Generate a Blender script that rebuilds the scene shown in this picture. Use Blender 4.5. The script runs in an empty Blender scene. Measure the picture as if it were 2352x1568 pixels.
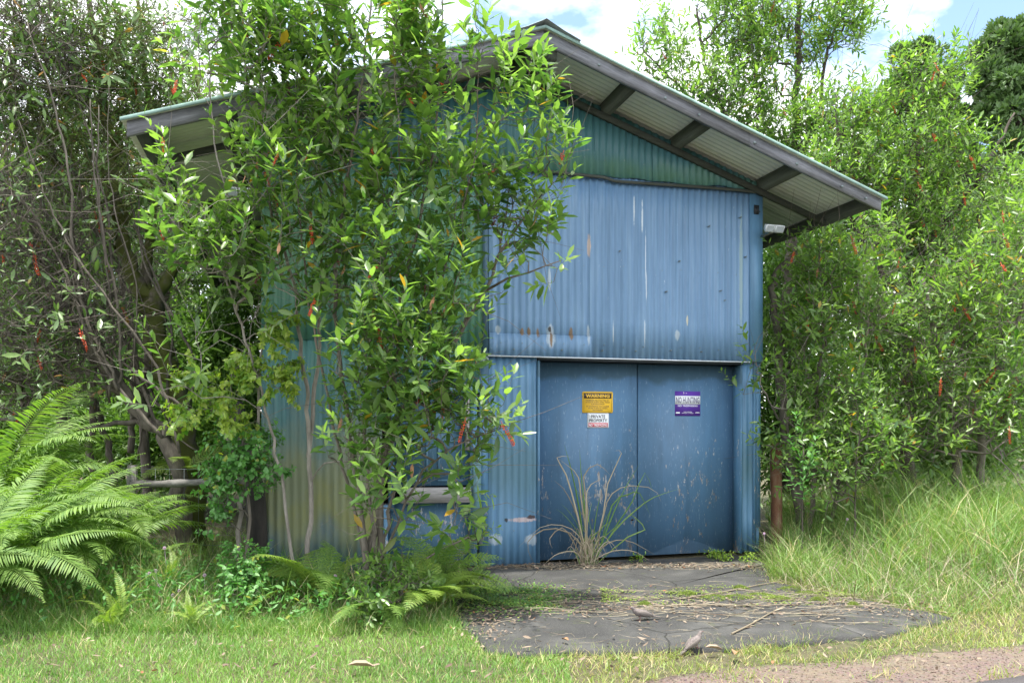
import bpy, math, random
import numpy as np
from mathutils import Vector, Matrix, Euler, noise as mnoise

# ------------------------------------------------------------------ camera, sky, sun, exposure
S = bpy.context.scene
COL = S.collection
F = 1829.0; CX = 1176.0; HY = 977.0; CH = 1.45          # focal length and horizon in 2352-px units, eye height
cam = bpy.data.objects.new('camera', bpy.data.cameras.new('camera')); COL.objects.link(cam); S.camera = cam
cam.location = (0, 0, CH); cam.rotation_euler = (math.radians(90), 0, 0)
cam.data.lens = 28.0; cam.data.sensor_width = 36.0; cam.data.shift_y = 0.082
cam.data.clip_start = 0.05; cam.data.clip_end = 2000

SUN_EL = math.radians(82); SUN_AZ = math.radians(-150)     # almost overhead, a little in front and to the left
world = bpy.data.worlds.new('World'); S.world = world; world.use_nodes = True
wn = world.node_tree.nodes; wl = world.node_tree.links; wn.clear()
w_out = wn.new('ShaderNodeOutputWorld'); w_bg = wn.new('ShaderNodeBackground'); w_bg.inputs['Strength'].default_value = 0.15
sky = wn.new('ShaderNodeTexSky'); sky.sky_type = 'NISHITA'; sky.sun_disc = False
sky.sun_elevation = SUN_EL; sky.sun_rotation = SUN_AZ; sky.air_density = 1.2; sky.dust_density = 1.0
w_tc = wn.new('ShaderNodeTexCoord')
w_map = wn.new('ShaderNodeMapping'); w_map.inputs['Scale'].default_value = (1, 1, 1.9); w_map.inputs['Location'].default_value = (0.31, 0.12, 0.0)
w_no = wn.new('ShaderNodeTexNoise'); w_no.inputs['Scale'].default_value = 3.1; w_no.inputs['Detail'].default_value = 7; w_no.inputs['Roughness'].default_value = 0.55
w_ramp = wn.new('ShaderNodeValToRGB'); w_ramp.color_ramp.elements[0].position = 0.37; w_ramp.color_ramp.elements[1].position = 0.53
w_mix = wn.new('ShaderNodeMixRGB'); w_mix.inputs['Color2'].default_value = (9.5, 9.6, 9.8, 1)
wl.new(w_tc.outputs['Generated'], w_map.inputs['Vector']); wl.new(w_map.outputs[0], w_no.inputs['Vector'])
wl.new(w_no.outputs['Fac'], w_ramp.inputs[0]); wl.new(w_ramp.outputs[0], w_mix.inputs['Fac'])
wl.new(sky.outputs[0], w_mix.inputs['Color1']); wl.new(w_mix.outputs[0], w_bg.inputs['Color']); wl.new(w_bg.outputs[0], w_out.inputs['Surface'])

sund = bpy.data.lights.new('sun', 'SUN'); sund.energy = 4.0; sund.angle = math.radians(1.5); sund.color = (1, .96, .88)
sun = bpy.data.objects.new('sun', sund); COL.objects.link(sun); sun.location = (0, 0, 30)
sdir = Vector((math.sin(SUN_AZ) * math.cos(SUN_EL), math.cos(SUN_AZ) * math.cos(SUN_EL), math.sin(SUN_EL)))
sun.rotation_euler = sdir.to_track_quat('Z', 'Y').to_euler()
vs = S.view_settings; vs.view_transform = 'Standard'; vs.look = 'None'; vs.exposure = 1.12; vs.gamma = 1.0; vs.use_curve_mapping = False
S.render.engine = 'CYCLES'
S.cycles.max_bounces = 8; S.cycles.transparent_max_bounces = 8; S.cycles.use_denoising = True

# ------------------------------------------------------------------ helpers
R = np.random.default_rng(11); random.seed(5)
def P(px, py, Y): return np.array([(px - CX) / F * Y, Y, CH - (py - HY) / F * Y])
def G(px, py): Y = F * CH / (py - HY); return ((px - CX) / F * Y, Y)
TH = math.radians(15.8); CT, ST = math.cos(TH), math.sin(TH); X0, Y0 = 0.278, 8.34      # shed frame
def w2s(p):
    p = np.atleast_2d(p); dx = p[:, 0] - X0; dy = p[:, 1] - Y0
    return dx * CT + dy * ST, -dx * ST + dy * CT, p[:, 2]
def s2w(s, y, z): return Vector((X0 + s * CT - y * ST, Y0 + s * ST + y * CT, z))
def SP(px, py, c):                                  # photo point on the shed plane local y = c
    k = (px - CX) / F
    s = (k * (Y0 + c * CT) - X0 + c * ST) / (CT - k * ST)
    Y = Y0 + s * ST + c * CT
    return s, CH - (py - HY) / F * Y
RS = 0.342; RC = -0.2
def zt(s): return 5.19 - RS * abs(s - RC)
def in_shed(p, m=0.0):
    s, y, z = w2s(p); top = 5.19 - RS * np.abs(s - RC)
    a = (s > -2.8 - m) & (s < 2.68 + m) & (y > -0.10 - m) & (y < 10.1) & (z < top)
    b = (s > -3.92 - m) & (s < 3.72 + m) & (y > -0.9 - m) & (y < 10.5) & (z > top - .3) & (z < top + .06)
    return a | b

def mk(name, V, tris=None, quads=None, mat=None, parent=None, attr=None, smooth=False, midx=None, link=True):
    V = np.asarray(V, dtype=np.float32)
    me = bpy.data.meshes.new(name); me.vertices.add(len(V)); me.vertices.foreach_set('co', V.ravel())
    parts = []; tot = []
    if tris is not None and len(tris): parts.append(np.asarray(tris, dtype=np.int32).ravel()); tot.append(np.full(len(tris), 3, dtype=np.int32))
    if quads is not None and len(quads): parts.append(np.asarray(quads, dtype=np.int32).ravel()); tot.append(np.full(len(quads), 4, dtype=np.int32))
    li = np.concatenate(parts); tt = np.concatenate(tot)
    me.loops.add(len(li)); me.loops.foreach_set('vertex_index', li)
    me.polygons.add(len(tt)); st = np.zeros(len(tt), dtype=np.int32); st[1:] = np.cumsum(tt)[:-1]
    me.polygons.foreach_set('loop_start', st)
    if midx is not None: me.polygons.foreach_set('material_index', np.asarray(midx, dtype=np.int32))
    if smooth: me.polygons.foreach_set('use_smooth', np.ones(len(tt), dtype=bool))
    if attr is not None:
        a = me.attributes.new('v', 'FLOAT_VECTOR', 'POINT'); a.data.foreach_set('vector', np.asarray(attr, dtype=np.float32).ravel())
    me.update(calc_edges=True)
    for m in (mat if isinstance(mat, (list, tuple)) else [mat]):
        if m: me.materials.append(m)
    if not link: return me
    return obj(name, me, parent)
def obj(name, me, parent=None):
    o = bpy.data.objects.new(name, me); COL.objects.link(o)
    if parent: o.parent = parent
    return o
def thing(name, label, cat, loc=(0, 0, 0), rz=0, group=None):
    o = bpy.data.objects.new(name, None); COL.objects.link(o); o.location = loc; o.rotation_euler = (0, 0, rz); o.empty_display_size = .1
    return tag(o, label, cat, group)
def tag(o, label, cat, group=None):
    o['label'] = label; o['category'] = cat
    if group: o['group'] = group
    return o
def kind(o, k): o['kind'] = k; return o

class Buf:
    def __init__(s): s.V = []; s.T = []; s.Q = []; s.A = []; s.n = 0
    def add(s, V, T=None, Q=None, A=None):
        V = np.asarray(V, float)
        if not len(V): return
        s.V.append(V)
        if T is not None and len(T): s.T.append(np.asarray(T) + s.n)
        if Q is not None and len(Q): s.Q.append(np.asarray(Q) + s.n)
        s.A.append(np.zeros((len(V), 3)) if A is None else A); s.n += len(V)
    def box(s, x0, x1, y0, y1, z0, z1, A=None):
        v = [(x, y, z) for z in (z0, z1) for y in (y0, y1) for x in (x0, x1)]
        s.add(v, Q=[(0, 2, 3, 1), (4, 5, 7, 6), (0, 1, 5, 4), (2, 6, 7, 3), (0, 4, 6, 2), (1, 3, 7, 5)])
        return s
    def prism(s, pts, y0, y1):                     # polygon in (x,z) extruded along y
        n = len(pts); v = [(x, y0, z) for x, z in pts] + [(x, y1, z) for x, z in pts]
        q = [(i, (i + 1) % n, n + (i + 1) % n, n + i) for i in range(n)]
        t = [(0, i, i + 1)[::-1] for i in range(1, n - 1)] + [(n, n + i, n + i + 1) for i in range(1, n - 1)]
        s.add(v, T=t, Q=q); return s
    def tube(s, pts, rad, k=8, cap=True, flat=(1, 1)):
        V, Q, T = sweep(pts, rad, k, cap, flat); s.add(V, T=T, Q=Q); return s
    def mk(s, name, mat, parent=None, smooth=False, attr=False, link=True):
        return mk(name, np.concatenate(s.V), np.concatenate(s.T) if s.T else None, np.concatenate(s.Q) if s.Q else None, mat, parent,
                  np.concatenate(s.A) if attr else None, smooth, link=link)

def unit(v): return v / np.maximum(np.linalg.norm(v, axis=-1, keepdims=True), 1e-9)
def frames(d):
    d = unit(d); up = np.where(np.abs(d[:, 2:3]) > .95, np.array([[1., 0, 0]]), np.array([[0, 0, 1.]]))
    a = unit(np.cross(up, d)); b = np.cross(d, a); return a, b
def sweep(pts, rad, k=8, cap=True, flat=(1, 1)):
    pts = np.asarray(pts, float); n = len(pts); rad = np.broadcast_to(np.asarray(rad, float), (n,))
    d = np.gradient(pts, axis=0); a, b = frames(d)
    for i in range(1, n):                            # keep the frame from twisting
        ai = a[i - 1] - d[i] * np.dot(a[i - 1], d[i]) / max(np.dot(d[i], d[i]), 1e-9); a[i] = ai / max(np.linalg.norm(ai), 1e-9)
        b[i] = np.cross(d[i] / max(np.linalg.norm(d[i]), 1e-9), a[i])
    th = np.arange(k) / k * 2 * np.pi
    ring = a[:, None] * np.cos(th)[None, :, None] * flat[0] + b[:, None] * np.sin(th)[None, :, None] * flat[1]
    V = (pts[:, None] + ring * rad[:, None, None]).reshape(-1, 3)
    i = np.arange(n - 1)[:, None] * k; j = np.arange(k)[None]; j2 = (j + 1) % k
    Q = np.stack([i + j, i + j2, i + k + j2, i + k + j], -1).reshape(-1, 4)
    T = np.zeros((0, 3), int)
    if cap:
        V = np.concatenate([V, pts[:1], pts[-1:]]); c0 = n * k; jj = np.arange(k); l = (n - 1) * k
        T = np.concatenate([np.stack([np.full(k, c0), (jj + 1) % k, jj], -1), np.stack([np.full(k, c0 + 1), l + jj, l + (jj + 1) % k], -1)])
    return V, Q, T
def frustums(p0, p1, r0, r1, k=4):
    n = len(p0); a, b = frames(p1 - p0); th = np.arange(k) / k * 2 * np.pi
    ring = a[:, None] * np.cos(th)[None, :, None] + b[:, None] * np.sin(th)[None, :, None]
    V = np.concatenate([p0[:, None] + ring * r0[:, None, None], p1[:, None] + ring * r1[:, None, None]], 1).reshape(-1, 3)
    o = np.arange(n)[:, None] * 2 * k; j = np.arange(k)[None]; j2 = (j + 1) % k
    return V, np.stack([o + j, o + j2, o + k + j2, o + k + j], -1).reshape(-1, 4)
def smoothline(pts, n):
    pts = np.asarray(pts, float); m = len(pts)
    if m < 3:
        t = np.linspace(0, m - 1, n); i = np.minimum(t.astype(int), m - 2); f = (t - i)[:, None]; return pts[i] * (1 - f) + pts[i + 1] * f
    e = np.concatenate([[2 * pts[0] - pts[1]], pts, [2 * pts[-1] - pts[-2]]])
    t = np.linspace(0, m - 1, n); i = np.minimum(t.astype(int), m - 2); f = (t - i)[:, None]
    a, b, c, d = e[i], e[i + 1], e[i + 2], e[i + 3]
    return .5 * (2 * b + (c - a) * f + (2 * a - 5 * b + 4 * c - d) * f ** 2 + (3 * b - a - 3 * c + d) * f ** 3)

# leaf geometry: base, side pairs, midrib, tip
LEAF_HI = np.array([(0, 0, 0), (.3, -.40, 0), (.3, 0, -.12), (.3, .40, 0), (.66, -.46, 0), (.66, 0, -.12), (.66, .46, 0), (1, 0, 0)], float)
LEAF_HEART = np.array([(.04, 0, 0), (.22, -.50, 0), (.22, 0, -.10), (.22, .50, 0), (.62, -.36, 0), (.62, 0, -.10), (.62, .36, 0), (1, 0, 0)], float)
T_HI = np.array([(0, 2, 1), (0, 3, 2), (4, 5, 7), (5, 6, 7)]); Q_HI = np.array([(1, 2, 5, 4), (2, 3, 6, 5)])
LEAF_LO = np.array([(0, 0, 0), (.5, -.5, .06), (1, 0, 0), (.5, .5, .06)], float); T_LO = np.array([(0, 2, 1), (0, 3, 2)])
def leaves(pos, d, nrm, L, W, droop, tmpl='hi', v=None):
    n = len(pos); d = unit(d); side = unit(np.cross(d, nrm)); up = np.cross(side, d)
    t = {'hi': LEAF_HI, 'heart': LEAF_HEART, 'lo': LEAF_LO}[tmpl]
    L = np.broadcast_to(L, (n,)); W = np.broadcast_to(W, (n,)); droop = np.broadcast_to(droop, (n,))
    a = t[None, :, 0] * L[:, None]; b = t[None, :, 1] * W[:, None]; c = t[None, :, 2] * W[:, None] - droop[:, None] * L[:, None] * t[None, :, 0] ** 2
    V = pos[:, None] + d[:, None] * a[..., None] + side[:, None] * b[..., None] + up[:, None] * c[..., None]
    o = np.arange(n)[:, None, None] * len(t)
    T = (T_LO if tmpl == 'lo' else T_HI)[None] + o; Q = (Q_HI[None] + o).reshape(-1, 4) if tmpl != 'lo' else None
    if v is None: v = R.random((n, 3))
    A = np.repeat(v, len(t), axis=0)
    return V.reshape(-1, 3), T.reshape(-1, 3), Q, A

def blades(pos, h, w, az, lean, curl, seg=3, v=None):      # grass blades
    n = len(pos); u = np.stack([np.cos(az), np.sin(az), np.zeros(n)], -1); side = np.stack([-np.sin(az), np.cos(az), np.zeros(n)], -1)
    tw = R.uniform(0, 3.14, n); side = side * np.cos(tw)[:, None] + u * np.sin(tw)[:, None] * .9
    V = []; prev = pos.copy(); ang = lean.copy()
    for i in range(seg + 1):
        t = i / seg; wd = w * (1 - t ** 1.6) * .5
        if i < seg: V += [prev - side * wd[:, None], prev + side * wd[:, None]]
        else: V.append(prev)
        st = (h / seg)[:, None] * (u * np.sin(ang)[:, None] + np.array([[0, 0, 1.]]) * np.cos(ang)[:, None]); prev = prev + st; ang = ang + curl / seg
    V = np.stack(V, 1); m = 2 * seg + 1; o = np.arange(n)[:, None, None] * m
    q = np.array([(2 * i, 2 * i + 1, 2 * i + 3, 2 * i + 2) for i in range(seg - 1)]).reshape(-1, 4); t = np.array([(2 * seg - 2, 2 * seg - 1, 2 * seg)])
    if v is None: v = R.random((n, 3))
    return V.reshape(-1, 3), (t[None] + o).reshape(-1, 3), (q[None] + o).reshape(-1, 4), np.repeat(v, m, axis=0)

# ------------------------------------------------------------------ materials
class NT:
    def __init__(s, name):
        s.m = bpy.data.materials.new(name); s.m.use_nodes = True; s.t = s.m.node_tree; s.N = s.t.nodes; s.N.clear()
        s.out = s.N.new('ShaderNodeOutputMaterial'); s.b = s.N.new('ShaderNodeBsdfPrincipled'); s.link(s.b.outputs[0], s.out.inputs[0])
    def link(s, a, b): s.t.links.new(a, b)
    def n(s, t, **k):
        x = s.N.new(t)
        for a, b in k.items(): setattr(x, a, b)
        return x
    def co(s, scale=(1, 1, 1), kind_='Object'):
        c = s.n('ShaderNodeTexCoord'); m = s.n('ShaderNodeMapping'); m.inputs['Scale'].default_value = scale; s.link(c.outputs[kind_], m.inputs[0]); return m.outputs[0]
    def noise(s, scale=5, detail=5, rough=.55, co=None, dist=0):
        x = s.n('ShaderNodeTexNoise'); x.inputs['Scale'].default_value = scale; x.inputs['Detail'].default_value = detail
        x.inputs['Roughness'].default_value = rough; x.inputs['Distortion'].default_value = dist
        if co is None: co = s.co()
        s.link(co, x.inputs['Vector']); return x.outputs['Fac']
    def ramp(s, fac, *st, interp='LINEAR'):
        x = s.n('ShaderNodeValToRGB'); e = x.color_ramp.elements; x.color_ramp.interpolation = interp
        while len(e) < len(st): e.new(.5)
        for i, (p, c) in enumerate(st):
            e[i].position = p; e[i].color = (c, c, c, 1) if isinstance(c, (int, float)) else (*c, 1)
        s.link(fac, x.inputs[0]); return x.outputs[0]
    def mix(s, fac, a, b, mode='MIX'):
        x = s.n('ShaderNodeMixRGB', blend_type=mode)
        for i, v in ((0, fac), (1, a), (2, b)):
            if isinstance(v, (int, float)): x.inputs[i].default_value = v if i == 0 else (v, v, v, 1)
            elif isinstance(v, tuple): x.inputs[i].default_value = (*v, 1)
            else: s.link(v, x.inputs[i])
        return x.outputs[0]
    def math(s, op, a, b=0.0, c=None):
        x = s.n('ShaderNodeMath', operation=op)
        for i, v in enumerate((a, b) if c is None else (a, b, c)):
            if isinstance(v, (int, float)): x.inputs[i].default_value = v
            else: s.link(v, x.inputs[i])
        return x.outputs[0]
    def col(s, v):
        if isinstance(v, tuple): s.b.inputs['Base Color'].default_value = (*v, 1)
        else: s.link(v, s.b.inputs['Base Color'])
    def rough(s, v):
        if isinstance(v, (int, float)): s.b.inputs['Roughness'].default_value = v
        else: s.link(v, s.b.inputs['Roughness'])
    def bump(s, h, strength=.3, dist=.01):
        x = s.n('ShaderNodeBump'); x.inputs['Strength'].default_value = strength; x.inputs['Distance'].default_value = dist
        s.link(h, x.inputs['Height']); s.link(x.outputs[0], s.b.inputs['Normal'])

def simple(name, c, rough=.6, metal=0, var=.25, scale=8, bump=0):
    t = NT(name); n = t.noise(scale, 6)
    t.col(t.ramp(n, (.3, tuple(x * (1 - var) for x in c)), (.7, tuple(min(x * (1 + var), 1) for x in c)))); t.rough(rough); t.b.inputs['Metallic'].default_value = metal
    if bump: t.bump(t.noise(scale * 6, 5), bump)
    return t.m

def leafmat(name, dark, light, odd=None, odd_at=.965, rough=.36, trans=.38, tcol=None):
    t = NT(name); a = t.n('ShaderNodeAttribute', attribute_name='v'); sp = t.n('ShaderNodeSeparateXYZ'); t.link(a.outputs['Vector'], sp.inputs[0])
    f = t.math('ADD', t.math('MULTIPLY', sp.outputs['X'], .55), t.math('MULTIPLY', sp.outputs['Y'], .45))
    c = t.ramp(f, (.15, dark), (.5, tuple((p + q) / 2 for p, q in zip(dark, light))), (.9, light))
    if odd: c = t.mix(t.ramp(sp.outputs['Z'], (odd_at, 0.0), (min(odd_at + .005, 1), 1.0)), c, odd)
    t.col(c); t.rough(rough); t.b.inputs['Specular IOR Level'].default_value = .7
    tr = t.n('ShaderNodeBsdfTranslucent'); t.link(t.mix(1.0, c, tcol or (1.45, 1.62, .7), 'MULTIPLY'), tr.inputs['Color'])
    ms = t.n('ShaderNodeMixShader'); ms.inputs[0].default_value = trans; t.link(t.b.outputs[0], ms.inputs[1]); t.link(tr.outputs[0], ms.inputs[2]); t.link(ms.outputs[0], t.out.inputs[0])
    return t.m

M = {}
M['leaf'] = leafmat('glossy_leaf', (.055, .135, .034), (.225, .345, .09), (.45, .25, .03), .988, rough=.33, trans=.5)
M['leaf_right'] = leafmat('right_leaf', (.06, .145, .034), (.235, .355, .085), (.40, .27, .04), .985, rough=.34, trans=.5)
M['leaf_left'] = leafmat('left_leaf', (.06, .13, .04), (.19, .30, .08), (.40, .22, .05), .98, trans=.30)
M['leaf_dark'] = leafmat('dark_leaf', (.028, .075, .016), (.07, .145, .03), trans=.25, rough=.5)
M['leaf_far'] = leafmat('far_leaf', (.06, .14, .03), (.17, .29, .06), trans=.35, rough=.5)
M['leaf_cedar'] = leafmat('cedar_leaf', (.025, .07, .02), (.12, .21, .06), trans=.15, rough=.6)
M['leaf_lime'] = leafmat('lime_leaf', (.12, .27, .035), (.32, .40, .05), trans=.35, rough=.5)
M['leaf_heart'] = leafmat('heart_leaf', (.06, .19, .035), (.12, .30, .06), (.30, .34, .05), .95, trans=.32, rough=.5)
M['fern'] = leafmat('fern_leaf', (.075, .17, .03), (.21, .33, .06), (.32, .24, .08), .90, trans=.38, rough=.62)
M['fern_lime'] = leafmat('fern_lime', (.13, .24, .04), (.27, .36, .06), trans=.35, rough=.5)
M['grass'] = leafmat('grass_blade', (.08, .185, .035), (.22, .34, .075), (.50, .43, .25), .88, trans=.3, rough=.5)
M['grass_lawn'] = leafmat('lawn_blade', (.09, .215, .035), (.24, .40, .08), (.50, .44, .24), .91, trans=.3, rough=.5)
M['grass_yellow'] = leafmat('verge_blade', (.12, .21, .035), (.31, .37, .09), (.46, .38, .2), .72, trans=.3, rough=.5)
M['straw'] = leafmat('straw', (.22, .18, .12), (.48, .42, .30), (.14, .09, .05), .85, trans=.15, rough=.7, tcol=(1, .95, .8))
M['litter'] = leafmat('leaf_litter', (.09, .055, .035), (.30, .235, .17), (.30, .12, .05), .97, trans=.08, rough=.8, tcol=(1, .9, .7))
M['mat'] = leafmat('mat_plant', (.07, .18, .03), (.16, .28, .05), (.28, .30, .06), .9, trans=.25)
M['moss'] = leafmat('moss', (.13, .20, .03), (.26, .33, .05), trans=.2, rough=.8)
M['fruit'] = simple('red_fruit', (.62, .085, .03), .4, var=.3, scale=60)
M['fruit_dark'] = simple('dark_fruit', (.09, .02, .02), .4, var=.3, scale=60)
M['flower'] = simple('mauve_flower', (.55, .38, .50), .8)
M['dead_leaf'] = simple('dead_leaf', (.36, .19, .10), .8, var=.4, scale=30)

def barkmat(name, c1, c2, moss=None, ms=.5, scale=1.0):
    t = NT(name); n = t.noise(14 * scale, 7, .65, t.co((1, 1, .3))); n2 = t.noise(5 * scale, 5)
    c = t.ramp(n, (.32, c1), (.66, c2))
    if moss: c = t.mix(t.ramp(n2, (ms - .08, 0.0), (ms + .08, 1.0)), c, moss)
    t.col(c); t.rough(.9); t.bump(n, .7, .012); return t.m
M['bark'] = barkmat('grey_bark', (.07, .058, .046), (.20, .175, .15)); M['bark_brown'] = barkmat('brown_twig_bark', (.045, .037, .030), (.18, .157, .13))
M['bark_moss'] = barkmat('mossy_bark', (.05, .042, .03), (.15, .13, .10), (.085, .10, .018), .42)
M['bark_dark'] = barkmat('dark_bark', (.035, .028, .022), (.11, .09, .075))
M['bark_pale'] = barkmat('pale_bark', (.13, .115, .10), (.32, .29, .26))
M['bark_black'] = barkmat('black_bark', (.010, .009, .008), (.035, .03, .026))

def wood(name, c1, c2, axis='x', rot=0):
    t = NT(name); mr = t.n('ShaderNodeMapping'); mr.inputs['Rotation'].default_value = (0, math.radians(rot), 0); t.link(t.co(), mr.inputs[0]); sc = {'x': (1.2, 14, 14), 'z': (14, 14, 1.2), 'y': (14, 1.2, 14)}[axis]
    ms_ = t.n('ShaderNodeMapping'); ms_.inputs['Scale'].default_value = sc; t.link(mr.outputs[0], ms_.inputs[0]); n = t.noise(3.5, 8, .7, ms_.outputs[0]); big = t.noise(1.7, 4)
    c = t.ramp(n, (.3, c1), (.7, c2)); c = t.mix(t.ramp(big, (.35, 0.0), (.7, .55)), c, tuple(x * .45 for x in c1))
    t.col(c); t.rough(.85); t.bump(n, .5, .006); return t.m
M['fascia'] = wood('weathered_fascia', (.10, .105, .12), (.30, .31, .345), rot=-18.9); M['fascia_l'] = wood('weathered_fascia_left', (.10, .105, .12), (.30, .31, .345), rot=18.9); M['edge'] = simple('roof_edge', (.22, .34, .31), .6)
M['rafter'] = wood('dark_rafter', (.035, .042, .036), (.08, .092, .078))
M['purlin'] = wood('green_purlin', (.035, .045, .035), (.085, .10, .078), 'y')
M['old_wood'] = wood('old_board', (.20, .19, .19), (.46, .45, .45))
M['log'] = wood('rail_log', (.05, .047, .044), (.25, .24, .225))

def corrugated(name, base, dark, light, spots=(), streak=.5, mould=None, chips=True, top_dirt=None):
    t = NT(name); co = t.co(); st = t.noise(7, 6, .6, t.co((1, 1, .10))); big = t.noise(1.1, 4)
    c = t.ramp(st, (.28, dark), (.5, base), (.75, light))
    c = t.mix(t.ramp(big, (.3, 0.0), (.75, .6)), c, t.mix(.5, c, light))
    fine = t.noise(45, 5, .6, t.co((1, 1, .05))); c = t.mix(t.ramp(fine, (.45, 0.0), (.8, .22)), c, tuple(min(1, x * 1.6) for x in light))
    if mould:
        sp = t.n('ShaderNodeSeparateXYZ'); t.link(co, sp.inputs[0]); z = sp.outputs['Z']; x = sp.outputs['X']
        for (col_, z0, z1, amt, sc) in mould:
            g = t.math('SUBTRACT', 1.0, t.math('DIVIDE', t.math('ABSOLUTE', t.math('SUBTRACT', z, (z0 + z1) / 2)), (z1 - z0) / 2))
            nn = t.noise(sc, 6, .65, t.co((1, 1, .45))); f = t.ramp(t.math('ADD', t.math('MULTIPLY', g, .45), nn), (.58, 0.0), (.86, amt)); c = t.mix(f, c, col_)
    if chips:
        ch = t.noise(38, 4, .7, t.co((1, 1, .16))); area = t.noise(1.6, 2, .5, t.co((1, 1, .5)))
        f = t.math('MULTIPLY', t.ramp(ch, (.69, 0.0), (.72, 1.0)), t.ramp(area, (.5, 0.0), (.62, 1.0))); c = t.mix(f, c, (.45, .52, .58))
    if spots:
        dn = t.noise(42, 5, .7, t.co((1, 1, .35))); sp2 = t.n('ShaderNodeSeparateXYZ'); t.link(co, sp2.inputs[0])
        dd = t.math('MULTIPLY', t.math('SUBTRACT', dn, .55), 2.6)
        for (sx, sz, rx, rz, col_) in spots:
            ex = t.math('DIVIDE', t.math('SUBTRACT', sp2.outputs['X'], sx), rx * (.75 if col_ == (.46, .53, .60) else 1.7)); ez = t.math('DIVIDE', t.math('SUBTRACT', sp2.outputs['Z'], sz), rz * 1.2)
            q = t.math('ADD', t.math('ADD', t.math('MULTIPLY', ex, ex), t.math('MULTIPLY', ez, ez)), dd)
            c = t.mix(t.ramp(q, (.35, 1.0), (1.0, 0.0)), c, col_)
    t.col(c); t.rough(t.ramp(big, (.3, .42), (.7, .6))); t.b.inputs['Specular IOR Level'].default_value = .45
    t.bump(t.noise(60, 4), .06, .004); return t.m
M_bf = lambda: corrugated('blue_flashing', (.085, .20, .33), (.06, .15, .26), (.13, .26, .40))
RUST = (.17, .12, .08); WHITE = (.46, .53, .60); GREYB = (.34, .42, .50); PINK = (.42, .36, .38)
def sp_(px, py, rx, rz, c, cc=-.03): s, z = SP(px, py, cc); return (s, z, rx, rz, c)
blue_spots = [sp_(1144, 757, .018, .04, GREYB), sp_(1199, 762, .014, .035, RUST), sp_(1215, 762, .013, .04, RUST), sp_(1236, 764, .012, .045, RUST),
              sp_(1265, 772, .028, .11, GREYB), sp_(1266, 778, .011, .08, RUST), sp_(1263, 757, .012, .03, (.05, .05, .05)), sp_(1312, 766, .016, .06, RUST),
              sp_(1353, 565, .012, .11, (.42, .34, .30)), sp_(1262, 640, .012, .10, GREYB), sp_(1457, 480, .010, .14, WHITE), sp_(1475, 500, .012, .16, WHITE),
              sp_(1484, 590, .008, .25, WHITE), sp_(1486, 660, .008, .15, WHITE), sp_(1482, 765, .012, .13, WHITE), sp_(1410, 765, .007, .12, WHITE), sp_(1352, 770, .009, .09, GREYB),
              sp_(1579, 735, .008, .05, (.45, .44, .36)), sp_(1703, 630, .012, .6, (.20, .30, .34)), sp_(1556, 770, .02, .05, GREYB)]
BLUE = (.11, .212, .355)
M['blue_flat'] = M_bf(); M['blue_sheet'] = corrugated('blue_corrugated', BLUE, (.078, .160, .27), (.165, .275, .41), blue_spots)
low_spots = [sp_(1205, 1194, .10, .022, PINK), sp_(1222, 1188, .03, .02, (.05, .035, .04)), sp_(1225, 1240, .05, .05, GREYB), sp_(1140, 1240, .05, .05, GREYB), sp_(1165, 1195, .012, .02, (.03, .04, .05))]
M['blue_low'] = corrugated('blue_lower', (.085, .195, .325), (.055, .145, .26), (.13, .25, .38), low_spots, mould=[((.06, .13, .13), .3, 1.7, .5, 2.2)])
M['green_sheet'] = corrugated('green_corrugated', (.045, .15, .165), (.03, .105, .125), (.075, .20, .20), (),
                              mould=[((.075, .19, .075), 1.4, 4.9, .75, 1.6), ((.045, .10, .23), -.2, 1.2, .7, 2.5), ((.20, .20, .035), -.1, 1.75, .95, 1.5), ((.13, .20, .27), .0, 2.2, .35, 3.0)], chips=False)
M['gable_sheet'] = corrugated('gable_corrugated', (.045, .15, .17), (.03, .105, .13), (.075, .19, .21), (),
                              mould=[((.045, .15, .115), 3.95, 5.0, .6, 2.2), ((.11, .22, .07), 4.0, 4.4, .4, 3.0), ((.07, .17, .25), 4.0, 4.9, .4, 2.0)], chips=False)
M['roof_top'] = corrugated('roof_top', (.13, .21, .18), (.09, .15, .13), (.20, .29, .25), (), chips=False)
M['roof_under'] = simple('roof_underside', (.57, .60, .55), .7, var=.12, scale=2)
M['drip'] = simple('drip_edge', (.62, .68, .74), .5, var=.1)
M['galv'] = simple('dull_metal', (.20, .24, .25), .5, .5, scale=20)
M['dark_metal'] = simple('dark_metal', (.03, .035, .04), .5, .3)
M['teal_metal'] = simple('teal_channel', (.10, .21, .24), .55, 0, var=.35, scale=14)
M['white_plastic'] = simple('white_plastic', (.62, .66, .68), .4, var=.06)
M['lens'] = simple('lamp_lens', (.30, .34, .37), .15, var=.1)
M['black'] = simple('black_opening', (.012, .013, .014), .9)

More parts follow.
